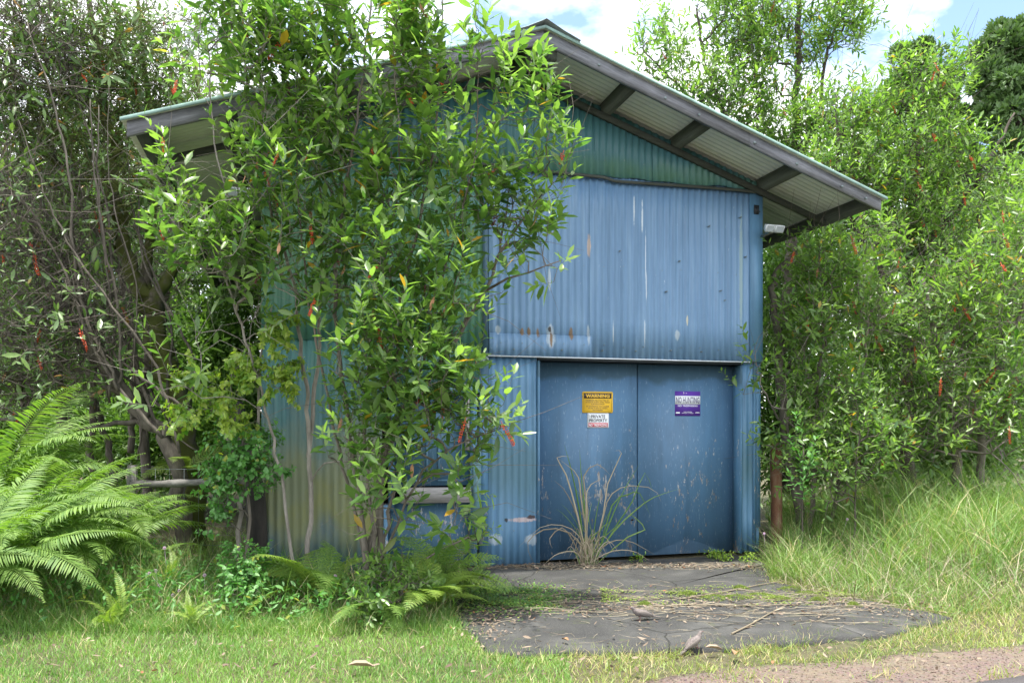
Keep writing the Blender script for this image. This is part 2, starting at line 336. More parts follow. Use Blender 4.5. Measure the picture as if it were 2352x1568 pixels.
def doorpaint(name, base, chips=.60, seed=0.):
    t = NT(name); co = t.n('ShaderNodeTexCoord'); mp = t.n('ShaderNodeMapping'); mp.inputs['Location'].default_value = (seed, 0, seed * .7); mp.inputs['Scale'].default_value = (1, 1, .16)
    t.link(co.outputs['Object'], mp.inputs[0]); st = t.noise(5, 7, .65, mp.outputs[0], .6); fine = t.noise(34, 5, .7, mp.outputs[0])
    big = t.noise(1.5, 4); c = t.ramp(st, (.3, tuple(x * .78 for x in base)), (.7, tuple(x * 1.25 for x in base)))
    c = t.mix(t.ramp(big, (.35, 0.0), (.7, .4)), c, tuple(x * 1.5 for x in base))
    sp = t.n('ShaderNodeSeparateXYZ'); t.link(co.outputs['Object'], sp.inputs[0])
    low = t.ramp(t.math('DIVIDE', sp.outputs['Z'], 2.2), (.35, .13), (.72, 0.0))
    mp2 = t.n('ShaderNodeMapping'); mp2.inputs['Location'].default_value = (seed, 0, seed); mp2.inputs['Scale'].default_value = (1, 1, .33); t.link(co.outputs['Object'], mp2.inputs[0])
    ch = t.noise(30, 5, .7, mp2.outputs[0]); ar = t.noise(3.0, 3, .5, mp2.outputs[0])
    f = t.math('ADD', t.math('ADD', ch, low), t.math('MULTIPLY', t.math('SUBTRACT', ar, .5), .45))
    f = t.ramp(f, (chips + .13, 0.0), (chips + .155, 1.0)); c = t.mix(f, c, t.ramp(fine, (.4, (.42, .43, .45)), (.6, (.20, .17, .16))))
    sc = t.ramp(t.noise(90, 3, .6, mp.outputs[0]), (.62, 0.0), (.70, .35)); c = t.mix(sc, c, (.40, .50, .62))
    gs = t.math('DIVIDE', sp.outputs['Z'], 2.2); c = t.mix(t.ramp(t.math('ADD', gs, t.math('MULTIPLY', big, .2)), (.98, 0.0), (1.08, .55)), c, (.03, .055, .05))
    t.col(c); t.rough(.55); t.bump(st, .25, .004); return t.m
M['door'] = doorpaint('door_paint', (.064, .142, .245), .605)
M['door_b'] = doorpaint('door_paint_right', (.064, .142, .245), .625, 3.7)
M['hatch'] = doorpaint('hatch_paint', (.05, .12, .19), .56, 1.3)
M['trim'] = doorpaint('trim_paint', (.065, .16, .27), .60, 5.1)
t = NT('rusty_metal'); n = t.noise(9, 7, .65, t.co((1, 1, .4))); t.col(t.ramp(n, (.3, (.09, .045, .03)), (.5, (.18, .08, .045)), (.72, (.28, .19, .13)))); t.rough(.85); t.bump(n, .5, .01); M['rust'] = t.m
# ground
t = NT('soil_under_grass'); n = t.noise(.9, 6); n2 = t.noise(22, 8, .7); c = t.ramp(n2, (.3, (.03, .023, .015)), (.7, (.16, .12, .075))); c = t.mix(t.ramp(n, (.35, .1), (.65, .5)), c, (.07, .10, .03))
t.col(c); t.rough(.95); t.bump(n2, .8, .03); M['ground'] = t.m
t = NT('old_concrete'); n = t.noise(2.2, 6, .6, dist=.4); n2 = t.noise(70, 6, .75); n3 = t.noise(6, 5); v = t.n('ShaderNodeTexVoronoi'); v.inputs['Scale'].default_value = 55; t.link(t.co(), v.inputs['Vector'])
c = t.ramp(n, (.3, (.026, .026, .026)), (.55, (.05, .05, .048)), (.75, (.10, .098, .092))); c = t.mix(t.ramp(n2, (.5, 0.0), (.8, .5)), c, (.20, .19, .18)); c = t.mix(t.ramp(v.outputs['Distance'], (.05, .6), (.12, 0.0)), c, (.28, .27, .25))
c = t.mix(t.ramp(n3, (.58, 0.0), (.72, .5)), c, (.05, .06, .03)); v2 = t.n('ShaderNodeTexVoronoi', feature='DISTANCE_TO_EDGE'); v2.inputs['Scale'].default_value = .9; nn_ = t.n('ShaderNodeTexNoise'); nn_.inputs['Scale'].default_value = 3; nn_.inputs['Detail'].default_value = 6; t.link(t.co(), nn_.inputs['Vector']); t.link(t.mix(.12, t.co(), nn_.outputs['Color']), v2.inputs['Vector'])
ck = t.ramp(v2.outputs['Distance'], (.0015, .8), (.006, 0.0)); c = t.mix(ck, c, (.015, .015, .012)); ms2 = t.noise(4.5, 7, .7); c = t.mix(t.ramp(ms2, (.60, 0.0), (.68, .7)), c, (.075, .09, .03))
t.col(c); t.rough(.95); hh = t.math('SUBTRACT', n2, t.math('MULTIPLY', ck, 2.0)); t.bump(hh, .8, .01); M['slab'] = t.m
t = NT('pink_gravel'); n2 = t.noise(60, 8, .75); n = t.noise(1.5, 5); v = t.n('ShaderNodeTexVoronoi'); v.inputs['Scale'].default_value = 60; t.link(t.co(), v.inputs['Vector'])
c = t.ramp(n2, (.3, (.075, .052, .042)), (.55, (.17, .125, .105)), (.75, (.29, .24, .205))); c = t.mix(.12, c, v.outputs['Color'], 'SOFT_LIGHT'); c = t.mix(t.ramp(n, (.5, 0.0), (.7, .5)), c, (.20, .17, .10)); t.col(c); t.rough(.95); t.bump(n2, .9, .012); M['gravel'] = t.m
t = NT('asphalt'); n2 = t.noise(110, 6, .75); t.col(t.ramp(n2, (.35, (.04, .035, .038)), (.7, (.13, .115, .12)))); t.rough(.9); t.bump(n2, .6, .006); M['asphalt'] = t.m
M['yellow'] = simple('sign_yellow', (.72, .44, .03), .45, var=.06, scale=3); M['sign_dark'] = simple('sign_brown_black', (.06, .045, .04), .5, var=.1)
M['sign_white'] = simple('sign_white', (.72, .76, .80), .45, var=.05, scale=3); M['sign_red'] = simple('sign_red', (.55, .03, .06), .45, var=.08)
M['sign_purple'] = simple('sign_purple', (.10, .035, .33), .5, var=.1, scale=6); M['ink'] = simple('black_ink', (.03, .03, .035), .5, var=.1); M['ink_purple'] = simple('purple_ink', (.06, .03, .14), .5, var=.1)

# ------------------------------------------------------------------ ground
SLAB = [G(1085, 1297), G(1742, 1272), G(1775, 1335), G(1960, 1372), G(2170, 1412), G(2110, 1436), G(1990, 1458), G(1800, 1472), G(1640, 1486), G(1500, 1492), G(1330, 1490), G(1200, 1503), G(1120, 1492), G(1085, 1450), G(1040, 1405), G(1020, 1360)]
ROAD_A = [G(1900, 1612), G(2120, 1572), G(2352, 1543)]
def inpoly(x, y, poly):
    c = np.zeros(len(x), bool); n = len(poly)
    for i in range(n):
        x1, y1 = poly[i]; x2, y2 = poly[(i + 1) % n]
        m = ((y1 > y) != (y2 > y)) & (x < (x2 - x1) * (y - y1) / (y2 - y1 + 1e-12) + x1); c ^= m
    return c
def gz(x, y):
    x = np.asarray(x, float); y = np.asarray(y, float)
    def g(cx, cy, rx, ry, h): return h * np.exp(-((x - cx) / rx) ** 2 - ((y - cy) / ry) ** 2)
    near = 1 / (1 + np.exp(-(y - 6.2) * 2.5))
    r = .045 * np.sin(x * 1.3 + 1) * np.sin(y * 1.1) * near + .012 * np.sin(x * 5.1) * np.sin(y * 4.3 + 1) * near
    far = np.clip((y - 14) / 30, 0, 1) * .5
    right = g(5.2, 9.5, 1.9, 2.2, .45) * near
    left = g(-4.6, 7.2, 1.8, 1.6, .12)
    dsl = np.exp(-(np.maximum(0, np.abs(x - 1.3) - 1.9) ** 2 + np.maximum(0, np.abs(y - 6.9) - 1.9) ** 2) / .35)
    return (r + right + left) * (1 - dsl) + far - .035
xs = np.concatenate([-np.geomspace(300, 8, 14), np.linspace(-7.6, 8, 90), np.geomspace(8.5, 300, 14)]); ys = np.concatenate([np.linspace(-60, 1, 8), np.linspace(1.6, 13, 80), np.geomspace(13.6, 600, 20)])
gx, gy = np.meshgrid(xs, ys); V = np.stack([gx, gy, gz(gx, gy)], -1).reshape(-1, 3); nx, ny = len(xs), len(ys)
i = np.arange(ny - 1)[:, None] * nx + np.arange(nx - 1)[None]; Q = np.stack([i, i + 1, i + nx + 1, i + nx], -1).reshape(-1, 4)
kind(mk('ground', V, quads=Q, mat=M['ground'], smooth=True), 'structure')
def sheet(name, poly, z, mat, sub=14, edge=.03, thick=.06):
    pts = []
    for a in range(len(poly)):
        p = np.array(poly[a]); q = np.array(poly[(a + 1) % len(poly)]); m = max(2, int(np.linalg.norm(q - p) / .12))
        for k in range(m):
            r = p + (q - p) * k / m; pts.append(r + (R.random(2) - .5) * edge)
    pts = np.array(pts); n = len(pts); c = pts.mean(0); rings = [1, .97, .7, .35]
    V = [np.column_stack([pts, np.full(n, z - thick)])]
    for k, f in enumerate(rings): V.append(np.column_stack([c + (pts - c) * f, np.full(n, z if k else z - .006)]))
    V = np.concatenate(V + [np.array([[c[0], c[1], z]])]); Q = []; T = []
    for k in range(len(rings)):
        for j in range(n): Q.append((k * n + j, k * n + (j + 1) % n, (k + 1) * n + (j + 1) % n, (k + 1) * n + j))
    for j in range(n): T.append((len(rings) * n + j, len(rings) * n + (j + 1) % n, len(V) - 1))
    return kind(mk(name, V, T, Q, mat), 'structure')
sheet('concrete_slab', SLAB, 0.0, M['slab'], edge=.10)
GRAV = [G(1290, 1600), G(1480, 1550), G(1700, 1520), G(1980, 1500), G(2180, 1484), G(2420, 1464), (9, 6.0), (14, 4.5), (14, 3.2), (2, 3.2)]
sheet('gravel_verge', GRAV, -.023, M['gravel'], thick=.03, edge=.06)
ROAD = [G(1750, 1650), G(2000, 1596), G(2180, 1565), G(2352, 1543), G(2600, 1520), (16, 5.6), (40, 5.2), (40, -2), (-20, -2), (-20, 2.3), (0, 3.45)]
sheet('road', ROAD, -.014, M['asphalt'], thick=.03, edge=.02)
b = Buf(); n = 2600; px = R.uniform(1400, 2500, n); py = R.uniform(1470, 1590, n)
gp = np.array([G(a, c) for a, c in zip(px, py)]); ok = inpoly(gp[:, 0], gp[:, 1], GRAV) & ~inpoly(gp[:, 0], gp[:, 1], ROAD); gp = gp[ok]
oct_ = np.array([(1, 0, 0), (0, 1, 0), (-1, 0, 0), (0, -1, 0), (0, 0, .7), (0, 0, -.5)]); ot = np.array([(0, 1, 4), (1, 2, 4), (2, 3, 4), (3, 0, 4), (1, 0, 5), (2, 1, 5), (3, 2, 5), (0, 3, 5)])
sz = R.uniform(.003, .007, len(gp)); sh = R.uniform(.6, 1.3, (len(gp), 6, 3)); Vg = oct_[None] * sh * sz[:, None, None] + np.column_stack([gp, np.full(len(gp), -.021)])[:, None]
b.add(Vg.reshape(-1, 3), T=(ot[None] + np.arange(len(gp))[:, None, None] * 6).reshape(-1, 3)); o = b.mk('loose_gravel', M['gravel']); kind(o, 'stuff'); tag(o, 'small loose pinkish stones scattered over the gravel verge', 'gravel')

# ------------------------------------------------------------------ shed
shed = thing('shed', 'weathered blue and green corrugated metal shed with low gable roof', 'shed', (X0, Y0, 0), TH)
PITCH = .076; AMP = .009
def corr(name, x0, x1, z0, z1, y, mat, k=6, dent=.004, rows=.35, seed=0, bot=0.0):
    z0f = z0 if callable(z0) else (lambda x: z0); z1f = z1 if callable(z1) else (lambda x: z1)
    nxx = max(2, int((x1 - x0) / PITCH * k)); xs = np.linspace(x0, x1, nxx + 1); nz = max(2, int((z1f((x0 + x1) / 2) - z0f((x0 + x1) / 2)) / rows)); V = []
    for j in range(nz + 1):
        for x in xs:
            a = z0f(x) + bot * mnoise.noise(Vector((x * 3.1, seed, 7))); c = z1f(x); z = a + (c - a) * j / nz
            d = dent * mnoise.noise(Vector((x * 1.7, z * 1.3, seed))) * 2 + .35 * dent * mnoise.noise(Vector((x * 7, z * 5, seed)))
            if j == 0: d += bot * .5 * mnoise.noise(Vector((x * 6, 3, seed)))
            V.append((x, y + AMP * math.cos(2 * math.pi * x / PITCH) + d, z))
    V = np.array(V); m = nxx + 1; i = np.arange(nz)[:, None] * m + np.arange(nxx)[None]
    Q = np.stack([i, i + 1, i + m + 1, i + m], -1).reshape(-1, 4)
    V2 = V + np.array([0, .0018, 0]); nV = len(V); Q2 = Q[:, ::-1] + nV                     # real thickness
    e = [(j, j + nV, j + 1 + nV, j + 1) for j in range(nxx)] + [(nz * m + j, nz * m + j + 1, nz * m + j + 1 + nV, nz * m + j + nV) for j in range(nxx)]
    e += [(j * m, (j + 1) * m, (j + 1) * m + nV, j * m + nV) for j in range(nz)] + [(j * m + nxx, j * m + nxx + nV, (j + 1) * m + nxx + nV, (j + 1) * m + nxx) for j in range(nz)]
    return mk(name, np.concatenate([V, V2]), quads=np.concatenate([Q, Q2, np.array(e)]), mat=mat, parent=shed, smooth=True)
def row(x0, x1, cuts, *a, **k):
    e = [x0] + list(cuts) + [x1]
    for q in range(len(e) - 1):
        kk = dict(k); kk['seed'] = k.get('seed', 0) + q * 3.3
        a_ = list(a); a_[2] = a_[2] - .0024 * (q % 2)
        corr('wall_sheet', e[q] - (.012 if q else 0), e[q + 1], *a_, **kk)
# dark lining behind everything
Buf().prism([(-2.70, .01), (2.58, .01), (2.58, zt(2.58) - .16), (RC, zt(RC) - .16), (-2.70, zt(-2.7) - .16)], .24, .27).mk('inner_wall', M['black'], shed)
top = lambda x: zt(x) - .05
row(-2.77, -.58, [-2.09, -1.40], 2.28, 4.16, .004, M['green_sheet'], seed=1)
row(-2.77, -1.63, [-2.09], .0, 2.32, .012, M['green_sheet'], seed=5)
corr('wall_sheet', -1.63, -.60, 1.86, 2.32, .012, M['green_sheet'], seed=9)
row(-2.78, 2.66, [-2.10, -1.42, -.74, -.06, .62, 1.30, 1.98], 4.10, top, -.045, M['gable_sheet'], seed=21, bot=.03, dent=.006)
s_seam1 = SP(1355, 600, -.02)[0]; s_seam2 = SP(1580, 600, -.02)[0]
row(-.54, 2.50, [s_seam1, s_seam2], 2.17, 4.14, -.02, M['blue_sheet'], seed=31)
corr('wall_sheet', -.535, s_seam1 + .01, 2.17, 2.40, -.034, M['blue_sheet'], seed=45, dent=.005)       # lapped strip
corr('wall_sheet', -.54, -.012, .0, 2.20, .012, M['blue_low'], seed=51, dent=.007, bot=.03)
corr('wall_sheet', 2.41, 2.56, .02, 2.20, .012, M['blue_low'], seed=57, dent=.005)
Buf().box(2.495, 2.655, -.036, .05, 2.17, 4.12).mk('corner_flashing', M['blue_flat'], shed)
Buf().box(2.556, 2.585, -.014, .05, .02, 2.168).mk('corner_flashing', M['trim'], shed)
Buf().prism([(2.59, .3), (2.64, .3), (2.645, 2.166), (2.588, 2.166)], -.010, .05).mk('corner_flashing', M['trim'], shed)
Buf().box(2.585, 2.635, .004, .05, .02, .3).mk('corner_flashing', M['trim'], shed)
Buf().box(-.555, 2.50, -.041, -.030, 2.158, 2.170).mk('drip_edge', M['drip'], shed)
Buf().box(.0, 2.41, -.028, .235, 2.135, 2.155).mk('lintel', M['dark_metal'], shed)
# gable bottom flashing, sagging
pts = np.array([(x, -.062, 4.10 - .012 * math.sin(x * 2.1) - (.03 if x > .75 else 0)) for x in np.linspace(-.9, 2.68, 30)])
Buf().tube(pts, .014, 6, flat=(.7, 1.3)).mk('gable_flashing', M['rafter'], shed)
# trims left of the blue sheets
Buf().box(-.60, -.545, -.016, .06, 2.1, 4.11).mk('trim_board', M['trim'], shed)
Buf().box(-.635, -.548, -.010, .06, .02, 2.095).mk('trim_board', M['trim'], shed)
sA, z1 = SP(1087, 1029, -.04); sB, z0 = SP(1105, 1240, -.04)
Buf().box(sA, sB, -.045, -.012, z0, z1).mk('door_channel', M['teal_metal'], shed)
def bolt(px, py, c, r, name='bolt'):
    s, z = SP(px, py, c); b = Buf(); b.tube([(s, c + .03, z), (s, c - .012, z)], [r * 1.5, r * 1.5], 10); b.tube([(s, c - .01, z), (s, c - .035, z)], [r, r * .8], 6); return b.mk(name, M['galv'], shed)
bolt(1096, 1056, -.045, .013); bolt(1114, 1208, -.01, .012); bolt(1117, 825, -.02, .018)
for px, py in [(1530, 670), (1423, 577), (1628, 520), (1700, 500), (1712, 590), (1664, 690), (1560, 600), (1655, 668), (1385, 940), (1155, 880), (1383, 805), (1460, 806), (1540, 805), (1610, 808), (1290, 804), (1180, 802)]:
    if py < 815: bolt(px, py, -.032, .005)
bs = Buf(); bs.tube([(0, .01, 0), (0, -.004, 0)], [.006, .004], 6); sme = bs.mk('screw', M['galv'], link=False)
for z_, y_, a_, c_ in ((2.30, -.045, -.45, 2.45), (3.15, -.031, -.45, 2.45), (4.02, -.031, -.45, 2.45), (.35, .001, -.46, -.08), (1.2, .001, -.46, -.08), (4.28, -.056, -2.5, 2.5), (1.2, .001, -2.65, -1.75), (2.45, -.007, -2.65, -.7)):
    for x_ in np.arange(a_, c_, PITCH * 3): o = obj('screw', sme, shed); o.location = (round(x_ / PITCH - .5) * PITCH + PITCH * .5, y_, z_ + random.uniform(-.012, .012))
b = Buf(); s, z = SP(1737, 482, -.04); b.box(s - .03, s + .03, -.05, -.035, z - .05, z + .05); b.tube([(s, -.05, z + .03), (s - .02, -.09, z), (s, -.10, z - .04), (s + .02, -.08, z - .03)], .008, 6); b.mk('hook', M['dark_metal'], shed)
b = Buf(); s, z = SP(1106, 832, -.04); b.box(s - .035, s + .035, -.05, -.016, z - .02, z + .03); b.tube([(s, -.05, z + .01), (s, -.10, z - .03)], .018, 8); b.mk('latch', M['galv'], shed)
# torn hole in the lower sheet
# double doors, recessed
for q, (a, c, m) in enumerate(((.012, 1.188, M['door']), (1.204, 2.388, M['door_b']))):
    b = Buf(); b.box(a, c, .15, .19, .012, 2.128); d = b.mk('door_leaf', m, shed)
Buf().box(-.012, .012, -.012, .235, .01, 2.13).mk('door_jamb', M['trim'], shed)
Buf().box(2.389, 2.410, -.010, .235, .01, 2.13).mk('door_jamb', M['trim'], shed)
Buf().box(1.16, 1.232, .192, .23, .04, 2.1).mk('door_batten', M['black'], shed)
b = Buf(); s, z = SP(1452, 1193, .15); b.tube([(s, .155, z), (s, .13, z)], [.012, .010], 8); b.mk('door_bolt', M['dark_metal'], shed)
# hatch door in the green wall
hd = Buf().box(-1.50, -.735, .05, .075, .84, 1.76).mk('hatch_door', M['hatch'], shed)
for x0_, x1_, a, c in ((-1.46, -1.16, .88, 1.30), (-1.06, -.80, .88, 1.30), (-1.46, -.80, 1.38, 1.70)):
    bb = Buf(); w_ = .022
    bb.box(x0_, x1_, .036, .0498, a, a + w_); bb.box(x0_, x1_, .036, .0498, c - w_, c); bb.box(x0_, x0_ + w_, .036, .0498, a + w_, c - w_); bb.box(x1_ - w_, x1_, .036, .0498, a + w_, c - w_); bb.mk('moulding', M['hatch'], hd)
Buf().box(-1.56, -1.505, -.0, .08, .6, 1.78).mk('door_frame', M['trim'], shed); Buf().box(-.728, -.66, .0, .08, .02, 1.78).mk('door_frame', M['trim'], shed)
Buf().box(-1.66, -.63, -.045, .02, 1.785, 1.85).mk('header_board', M['teal_metal'], shed)
sA, _ = SP(1069, 930, -.02); sB, _ = SP(1078, 930, -.02); Buf().box(sA, sB, -.022, -.002, 1.2, 1.72).mk('trim_board', M['old_wood'], shed)
Buf().prism([(-1.45, .68), (-.74, .67), (-.74, .82), (-1.45, .83)], -.06, .045).mk('sill_board', M['old_wood'], shed)
Buf().box(-1.60, -.70, .06, .075, .02, .67).mk('base_board', M['hatch'], shed)
Buf().box(-1.62, -1.57, -.01, .05, .02, .66).mk('door_frame', M['trim'], shed)
# side and back walls
def corr_side(x, y0, y1, z0, z1, mat):
    nyy = int((y1 - y0) / PITCH * 4); yy = np.linspace(y0, y1, nyy + 1); xx = x + AMP * np.cos(2 * np.pi * yy / PITCH)
    V = np.concatenate([np.column_stack([xx, yy, np.full_like(yy, z)]) for z in (z0, z1)]); j = np.arange(nyy)
    return mk('wall_sheet', V, quads=np.stack([j, j + 1, j + 1 + nyy + 1, j + nyy + 1], -1), mat=mat, parent=shed, smooth=True)
for k in range(15):
    y0_ = .05 + k * .66; corr_side(-2.755, y0_, y0_ + .67, .0, zt(-2.755) - .06, M['green_sheet']); corr_side(2.635, y0_, y0_ + .67, .0, zt(2.635) - .06, M['green_sheet'])
Buf().prism([(-2.75, .01), (2.63, .01), (2.63, zt(2.63) - .05), (RC, zt(RC) - .05), (-2.75, zt(-2.75) - .05)], 9.95, 9.98).mk('back_wall', M['green_sheet'], shed)
# roof sheets: corrugations run down the slope
def roof_sheet(side, y0, y1, mats):
    e0, e1 = (RC, 3.64) if side > 0 else (RC, -3.84)
    nyy = int((y1 - y0) / PITCH * 6); yy = np.linspace(y0, y1, nyy + 1); wv = .009 * np.cos(2 * np.pi * yy / PITCH); xs_ = np.linspace(e0, e1, 5); m = nyy + 1
    V = np.concatenate([np.column_stack([np.full(m, x), yy, 5.19 - RS * abs(x - RC) + wv + dz]) for dz in (0, -.003) for x in xs_])
    i = np.arange(4)[:, None] * m + np.arange(nyy)[None]; Qa = np.stack([i, i + 1, i + m + 1, i + m], -1).reshape(-1, 4)
    Qb = Qa + 5 * m; 
    if side > 0: Qa = Qa[:, ::-1]
    else: Qb = Qb[:, ::-1]
    j = np.arange(nyy); e = np.stack([4 * m + j, 4 * m + j + 1, 9 * m + j + 1, 9 * m + j], -1); f = np.array([(k * m, (k + 1) * m, (k + 6) * m, (k + 5) * m) for k in range(4)])
    return mk('roof_sheet', V, quads=np.concatenate([Qa, Qb, e, f]), mat=mats, parent=shed, smooth=True, midx=[0] * len(Qa) + [1] * len(Qb) + [0] * (len(e) + len(f)))
for k in range(17):
    y0_ = -.84 + k * .66
    for sd in (1, -1): o = roof_sheet(sd, y0_, y0_ + .672, [M['roof_top'], M['roof_under']]); o.location.z = .0035 * (k % 2)
# barge boards (two per slope)
def rake(s0, s1, y0, y1, h0, h1, name, mat):
    Buf().prism([(s0, zt(s0) + h0), (s1, zt(s1) + h0), (s1, zt(s1) + h1), (s0, zt(s0) + h1)][::1 if s1 > s0 else -1], y0, y1).mk(name, mat, shed)
rake(RC + .002, 2.0, -.81, -.77, -.140, -.016, 'barge_board', M['fascia']); rake(2.003, 3.60, -.806, -.768, -.137, -.016, 'barge_board', M['fascia'])
rake(-2.1, RC - .002, -.81, -.77, -.140, -.016, 'barge_board', M['fascia_l']); rake(-3.80, -2.103, -.806, -.768, -.137, -.016, 'barge_board', M['fascia_l'])
rake(RC + .001, 3.645, -.852, -.842, -.016, .013, 'roof_edge', M['edge']); rake(-3.845, RC - .001, -.852, -.842, -.016, .013, 'roof_edge', M['edge'])
for s in (.35, 1.05, 1.42, 2.05, 2.55, 3.1, 3.4, -.9, -1.9, -3.0):
    b = Buf(); z = zt(s) - .09; b.tube([(s, -.80, z), (s, -.822, z)], [.016, .013], 8); b.mk('bolt', M['galv'], shed)
# purlins and rafters
for s in (.725, 1.55, 2.62, 3.50, -1.1, -1.95, -3.0, -3.70):
    w_ = .045; Buf().prism([(s - w_, zt(s - w_) - .118), (s + w_, zt(s + w_) - .118), (s + w_, zt(s + w_) - .014), (s - w_, zt(s - w_) - .014)], -.766, 10.2).mk('purlin', M['purlin'], shed)
for s in (RC - .10, RC + .10): Buf().prism([(s - .04, zt(RC) - .26), (s + .04, zt(RC) - .26), (s + .04, zt(RC) - .055), (s - .04, zt(RC) - .055)], -.766, 10.2).mk('ridge_beam', M['purlin'], shed)
for y_ in (-.10, 3.2, 6.5, 9.6):
    rake(RC + .15, 3.45, y_, y_ + .045, -.185, -.120, 'rafter', M['rafter']); rake(-3.65, RC - .15, y_, y_ + .045, -.185, -.120, 'rafter', M['rafter'])
# ridge cap, folded sheets
for k in range(5):
    y0_ = -.88 + k * 2.2; pts = [(RC - .34, zt(RC - .34) + .018), (RC - .18, zt(RC - .18) + .03), (RC - .05, zt(RC) + .035), (RC, zt(RC) + .062), (RC + .05, zt(RC) + .035), (RC + .18, zt(RC - .18) + .03), (RC + .34, zt(RC + .34) + .018)]
    V = [(x, y, z + dz) for y in (y0_, y0_ + 2.22) for dz in (0, -.004) for x, z in pts]; Q = []
    for j in range(6): Q += [(j, j + 1, 14 + j + 1, 14 + j), (7 + j + 1, 7 + j, 21 + j, 21 + j + 1), (j, 7 + j, 8 + j, j + 1)]
    o = mk('ridge_cap', V, quads=Q, mat=M['galv'], parent=shed); o.location.z = .003 * (k % 2)

# signs
def textmesh(body, w, h, bold=.0):
    cu = bpy.data.curves.new('t', 'FONT'); cu.body = body; cu.size = 1; cu.align_x = 'CENTER'; cu.offset = bold; cu.resolution_u = 2
    o = bpy.data.objects.new('t', cu); COL.objects.link(o); dg = bpy.context.evaluated_depsgraph_get(); me = bpy.data.meshes.new_from_object(o.evaluated_get(dg)); bpy.data.objects.remove(o); bpy.data.curves.remove(cu)
    me.transform(Matrix.Scale(1, 4)); co = np.zeros(len(me.vertices) * 3); me.vertices.foreach_get('co', co); co = co.reshape(-1, 3); lo, hi = co.min(0), co.max(0); c = (lo + hi) / 2; q = np.zeros_like(co)
    q[:, 0] = (co[:, 0] - c[0]) / (hi[0] - lo[0]) * w; q[:, 2] = (co[:, 1] - c[1]) / (hi[1] - lo[1]) * h; me.vertices.foreach_set('co', q.ravel()); me.update(); return me
def rrect(w, h, r, y0, y1, n=4):
    pts = []
    for cx, cy, a0 in ((w / 2 - r, h / 2 - r, 0), (-w / 2 + r, h / 2 - r, 90), (-w / 2 + r, -h / 2 + r, 180), (w / 2 - r, -h / 2 + r, 270)):
        for k in range(n + 1): a = math.radians(a0 + 90 * k / n); pts.append((cx + r * math.cos(a), cy + r * math.sin(a)))
    return Buf().prism(pts[::-1], y0, y1)
def sign(name, label, x0, y0, x1, y1, c=.15):
    a, zt_ = SP(x0, y0, c); b_, zb = SP(x1, y1, c); s = (a + b_) / 2; z = (zt_ + zb) / 2
    return thing(name, label, 'sign', s2w(s, c, z), TH), b_ - a, zt_ - zb
def put(body, root, x, z, w, h, mat, y=-.0095, bold=.0):
    me = textmesh(body, w, h, bold); me.materials.append(mat); me.name = 'lettering'; o = obj('lettering', me, root); o.location = (x, y, z); return o
w_, wW, wH = sign('warning_sign', 'yellow rectangular metal sign headed WARNING on left door leaf', 1337, 899, 1407, 948)
rrect(wW, wH, .012, -.007, -.002).mk('plate', M['yellow'], w_)
bd = Buf(); a, c, l = wW / 2 - .016, wH / 2 - .014, .002
bd.box(-a, a, -.0085, -.0071, c - l, c); bd.box(-a, a, -.0085, -.0071, -c, -c + l); bd.box(-a, -a + l, -.0085, -.0071, -c + l, c - l); bd.box(a - l, a, -.0085, -.0071, -c + l, c - l); bd.mk('border_line', M['sign_dark'], w_)
Buf().box(-a + .003, a - .003, -.009, -.0072, c - wH * .26, c - .003).mk('header_band', M['sign_dark'], w_)
put('WARNING', w_, 0, c - wH * .13 - .002, wW * .78, wH * .17, M['yellow'], -.0098, .03)
for k, (tx, ww) in enumerate((('PREMISES PROTECTED BY', .78), ('24 HOUR AUDIO AND VIDEO', .80), ('SURVEILLANCE', .44), ('BY ENTERING YOU AGREE', .74), ('TO BE AUDIO & VIDEO', .63), ('RECORDED', .33))):
    put(tx, w_, 0, wH * (.085 - .088 * k - (.02 if k > 2 else 0)), wW * ww, wH * .058, M['sign_dark'], -.0092, .012)
for x in (-1, 1): Buf().tube([(x * (wW / 2 - .01), -.006, wH / 2 - .01), (x * (wW / 2 - .01), -.010, wH / 2 - .01)], .003, 6).mk('screw', M['galv'], w_)
w_, wW, wH = sign('private_property_sign', 'small white and red PRIVATE PROPERTY sign directly below the yellow sign', 1349, 948.6, 1398, 982)
rrect(wW, wH, .008, -.005, -.001).mk('plate', M['sign_white'], w_)
Buf().box(-wW * .46, wW * .46, -.0062, -.0051, -wH * .45, -wH * .17).mk('red_band', M['sign_red'], w_)
bd = Buf(); a, c, l = wW * .475, wH * .465, .0012; bd.box(-a, a, -.0058, -.0051, c - l, c); bd.box(-a, -a + l, -.0058, -.0051, -wH * .16, c - l); bd.box(a - l, a, -.0058, -.0051, -wH * .16, c - l); bd.mk('border_line', M['ink'], w_)
put('PRIVATE', w_, 0, wH * .27, wW * .66, wH * .22, M['ink'], -.0062, .02); put('PROPERTY', w_, 0, wH * .0, wW * .84, wH * .22, M['ink'], -.0062, .02)
put('NO TRESPASSING', w_, 0, -wH * .31, wW * .86, wH * .19, M['sign_white'], -.0070, .02)
w_, wW, wH = sign('no_hunting_sign', 'square purple NO HUNTING sign with white band on right door leaf', 1550, 898, 1608, 955)
b = Buf(); b.box(-wW / 2, wW / 2, -.004, -.001, -wH / 2, wH / 2); b.mk('plate', M['sign_purple'], w_)
Buf().box(-wW / 2 + .001, wW / 2 - .001, -.0052, -.0041, -wH * .03, wH * .31).mk('white_band', M['sign_white'], w_)
put('NO HUNTING', w_, 0, wH * .14, wW * .92, wH * .25, M['ink_purple'], -.0060, .010); put('NO TRESPASSING', w_, 0, -wH * .09, wW * .78, wH * .07, M['sign_white'], -.0050, .015)
put('Without Written', w_, 0, -wH * .335, wW * .34, wH * .035, M['sign_white'], -.005, .01); put('Permission of Owner', w_, 0, -wH * .39, wW * .46, wH * .035, M['sign_white'], -.005, .01)
